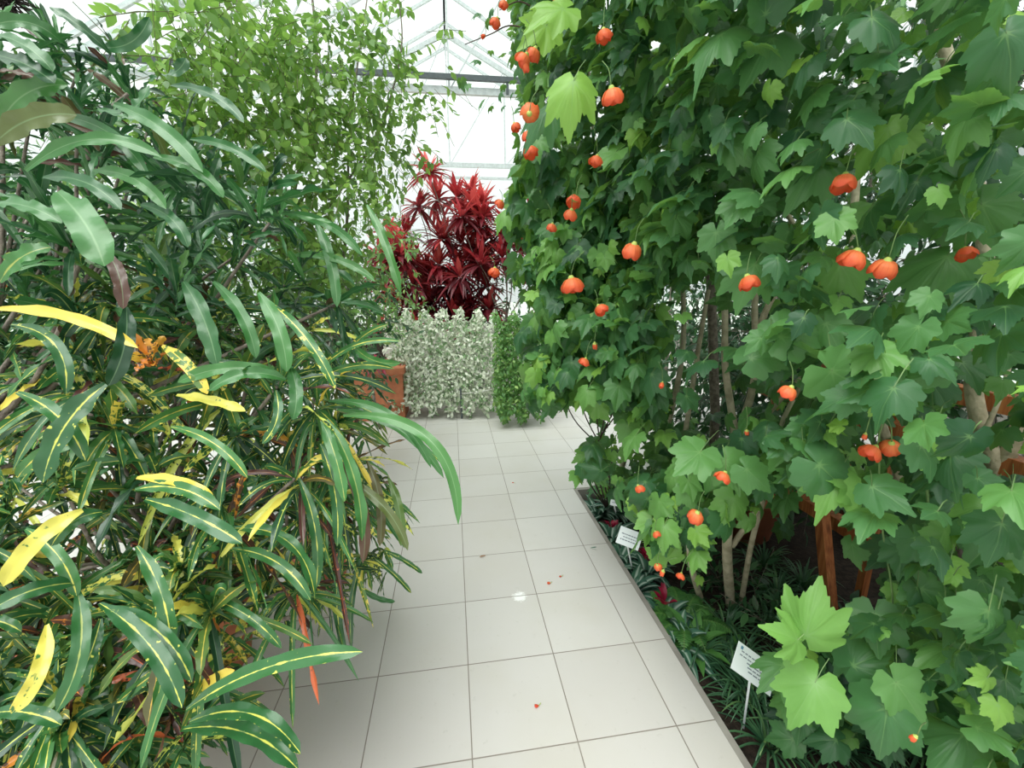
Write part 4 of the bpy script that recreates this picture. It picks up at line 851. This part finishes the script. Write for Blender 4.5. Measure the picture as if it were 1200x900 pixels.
# ------------------------------------------------------------------ the far end of the path
def cordyline(x, y, D_, h_px, lb, n_heads, tint, r, L=.36, heads=None):
    c = at(x, y, D_); r *= 1.3; L *= 1.35; base = np.array([c[0], c[1], .98]); t = thing('cordyline', lb, 'plant', base); Ls = []; b = MB()
    for k in range(n_heads):
        e = c + rng.normal(0, 1, 3) * np.array([r, r * .6, r * 1.15]); e[2] = max(e[2], c[2] - r * 1.2)
        b.tube(wob(base, e, 4, .03), .012, 6, .008)
        n = 34; az = np.arange(n) * 2.4; el = rng.uniform(-.6, 1.3, n); LL = rng.uniform(.7, 1.1, n) * L; d = np.stack([np.cos(az) * np.cos(el), np.sin(az) * np.cos(el), np.sin(el)], 1)
        P0 = e + d * .02; P1 = P0 + d * LL[:, None] * .5; P2 = P0 + d * LL[:, None] * .95 - np.array([0, 0, 1]) * (LL * .35 * np.cos(el))[:, None]
        ti = np.clip(tint + .45 * (el > .7) + rng.normal(0, .13, n), 0, 1); Ls.append(straps(P0, P1, P2, .075, np.tile([0, 0, 1.], (n, 1)), ti, None, 6, 0, 'oval', .3))
    V, Fc, A = merge(Ls); link('foliage', V, Fc, M['cord'], t, A); b.build('canes', M['barkg'], t, True)
cordyline(478, 305, 6.9, 0, 'red cordyline left of the gap, beside the light green bush', 11, .45, .30)
cordyline(515, 290, 7.1, 0, 'cordyline with pink shoot tips in the middle of the far group', 13, .30, .34)
cordyline(562, 270, 7.0, 0, 'bright red-topped cordyline behind the end maple', 14, .55, .36)
cordyline(592, 330, 6.8, 0, 'dark burgundy cordyline low behind the end maple leaves', 12, .22, .32)
cordyline(540, 345, 6.9, 0, 'dark burgundy cordyline above the cream-leaved planter', 12, .2, .3)
cordyline(462, 365, 6.6, 0, 'small red cordyline above the clay planter', 4, .6, .18, .22)
cordyline(492, 350, 6.9, 0, 'dark burgundy cordyline low on the left of the cream-leaved planter', 12, .15, .28)
# raised stone planter with creeping plants
pl0 = aty(452, 476, 5.0); pl1 = aty(640, 476, 5.0); PX0, PX1 = pl0[0], pl1[0] + .5
sp_ = thing('stone_planter', 'raised pale stone planter across the end of the path', 'planter', ((PX0 + PX1) / 2, 5.4, 0))
z0 = 0
for k, (y0, hh) in enumerate(((5.05, .42), (5.3, .82), (5.55, 1.1))):
    b = MB(); nb = 6
    for r_ in range(max(1, round(hh / .2))):
        rh = hh / max(1, round(hh / .2))
        for q in range(nb):
            a0 = PX0 + (PX1 - PX0) * q / nb; a1 = PX0 + (PX1 - PX0) * (q + 1) / nb; b.box((a0 + .006, y0, r_ * rh + .004), (a1 - .006, y0 + .24, (r_ + 1) * rh - .004))
    b.build('stone_step', M['stone'], sp_)
b = MB(); b.box((PX0 - .5, 5.75, .0), (PX1, 7.2, 1.0)); b.build('soil_core', M['soil'], sp_)
def mound(name, label, m, x0, x1, y0, y1, D_, n, size, tint, th=.16):
    c = at((x0 + x1) / 2, (y0 + y1) / 2, D_); t = thing(name, label, 'creeper', (c[0], c[1], .3))
    x = rng.uniform(x0, x1, n); y = y0 + (y1 - y0) * rng.random(n); e = np.minimum((x - x0) / (x1 - x0), (x1 - x) / (x1 - x0)) * 2
    Pm = np.array([at(a, b_ + 8 * math.sin(a * .3), D_ + rng.exponential(th) - .25 * (b_ - y0) / (y1 - y0)) for a, b_ in zip(x, y)])
    k = rng.random(n) < np.clip(e * 3 + .2, 0, 1); Pm = Pm[k]; n = len(Pm)
    Pm[:, 2] = np.maximum(Pm[:, 2], .02)
    leaves('foliage', M[m], OVALS, Pm, unit(rng.normal(0, .6, (n, 3)) + np.array([0, -.3, -.5])), unit(rng.normal(0, .5, (n, 3)) + np.array([0, -.7, .6])), rng.uniform(.6, 1.2, n) * size, np.clip(rng.normal(*tint, n), 0, 1), t)
    return t
mound('creeping_fig', 'cream and green variegated creeper covering the planter front', 'vari', 448, 582, 368, 480, 5.75, 8500, .062, (.60, .25))
mound('creeping_fig', 'green creeper trailing down the right side of the planter', 'pumila', 578, 636, 372, 488, 5.35, 4600, .060, (.5, .25))
# clay planter with red plant
c = aty(443, 478, 4.3); c[2] = 0; t = thing('clay_planter', 'square terracotta planter left of the stone planter', 'planter', c)
b = MB(); a0 = aty(408, 478, 4.3)[0]; a1 = aty(474, 478, 4.3)[0]; yy = 4.3
b.box((a0, yy, 0), (a1, yy + .5, .62)); b.box((a0 - .03, yy - .03, .62), (a1 + .03, yy + .53, .70)); b.build('planter_box', M['terra'], t)
strap_plant('red_croton', 'small red and orange leaved plant growing in the clay planter', 'plant', 'crimson', ((a0 + a1) / 2, yy + .25, .70), 40, .45, .05, (.2, 1.4), .6, prof='oval', tint=(.7, .3))
pw = aty(541, 484, 4.2); t = thing('rope_barrier', 'thin post with a white rope before the stone planter', 'barrier', (pw[0], 4.2, 0)); b = MB(); b.tube([(pw[0], 4.2, 0), (pw[0], 4.2, .42)], .012, 8); b.build('post', M['steel'], t)
b = MB(); q = aty(592, 458, 4.2); b.tube(curve([(pw[0], 4.2, .34), ((pw[0] + q[0]) / 2, 4.2, .36), (q[0], 4.2, .42)], 5), .006, 5); b.build('rope', M['rope'], t)
# far greenery below the glass end wall
for (x, y, r, z, n, m, l) in [(-3.2, 8.5, 1.0, 1.5, 700, 'pumila', 'pale bush far left by the end wall'), (-1.2, 9.2, .9, 1.5, 600, 'fig', 'light green bush by the end wall behind the cordylines'), (2.4, 8.5, 1.1, 2.0, 900, 'dark_leaf', 'dark green bush by the end wall behind the end maple'), (4.3, 6, 1.1, 2.2, 900, 'dark_leaf', 'dark green bush by the right glass wall')]:
    t = oval_cloud('distant_bush', l, 'bush', m, [((x, y, z), (r, r, z * .8), n)], .14, (x, y, 0)); b = MB(); b.tube([(x, y, 0), (x, y, z)], .05, 7, .02); b.build('trunk', M['barkg'], t, True)
# shaggy dark clump hanging at the top-left corner
c = at(8, -2, 1.6); b = MB()
for k in range(160):
    d = unit(rng.normal(0, 1, 3)) * rng.uniform(.03, .07); b.tube([c, c + d * .6, c + d + rng.normal(0, .012, 3)], .003, 3)
b.tube([c, c + np.array([0, 0, .5])], .003, 4)
tag(b.build('hanging_moss_clump', M['moss']), 'dark shaggy clump hanging at the top left corner', 'hanging plant')
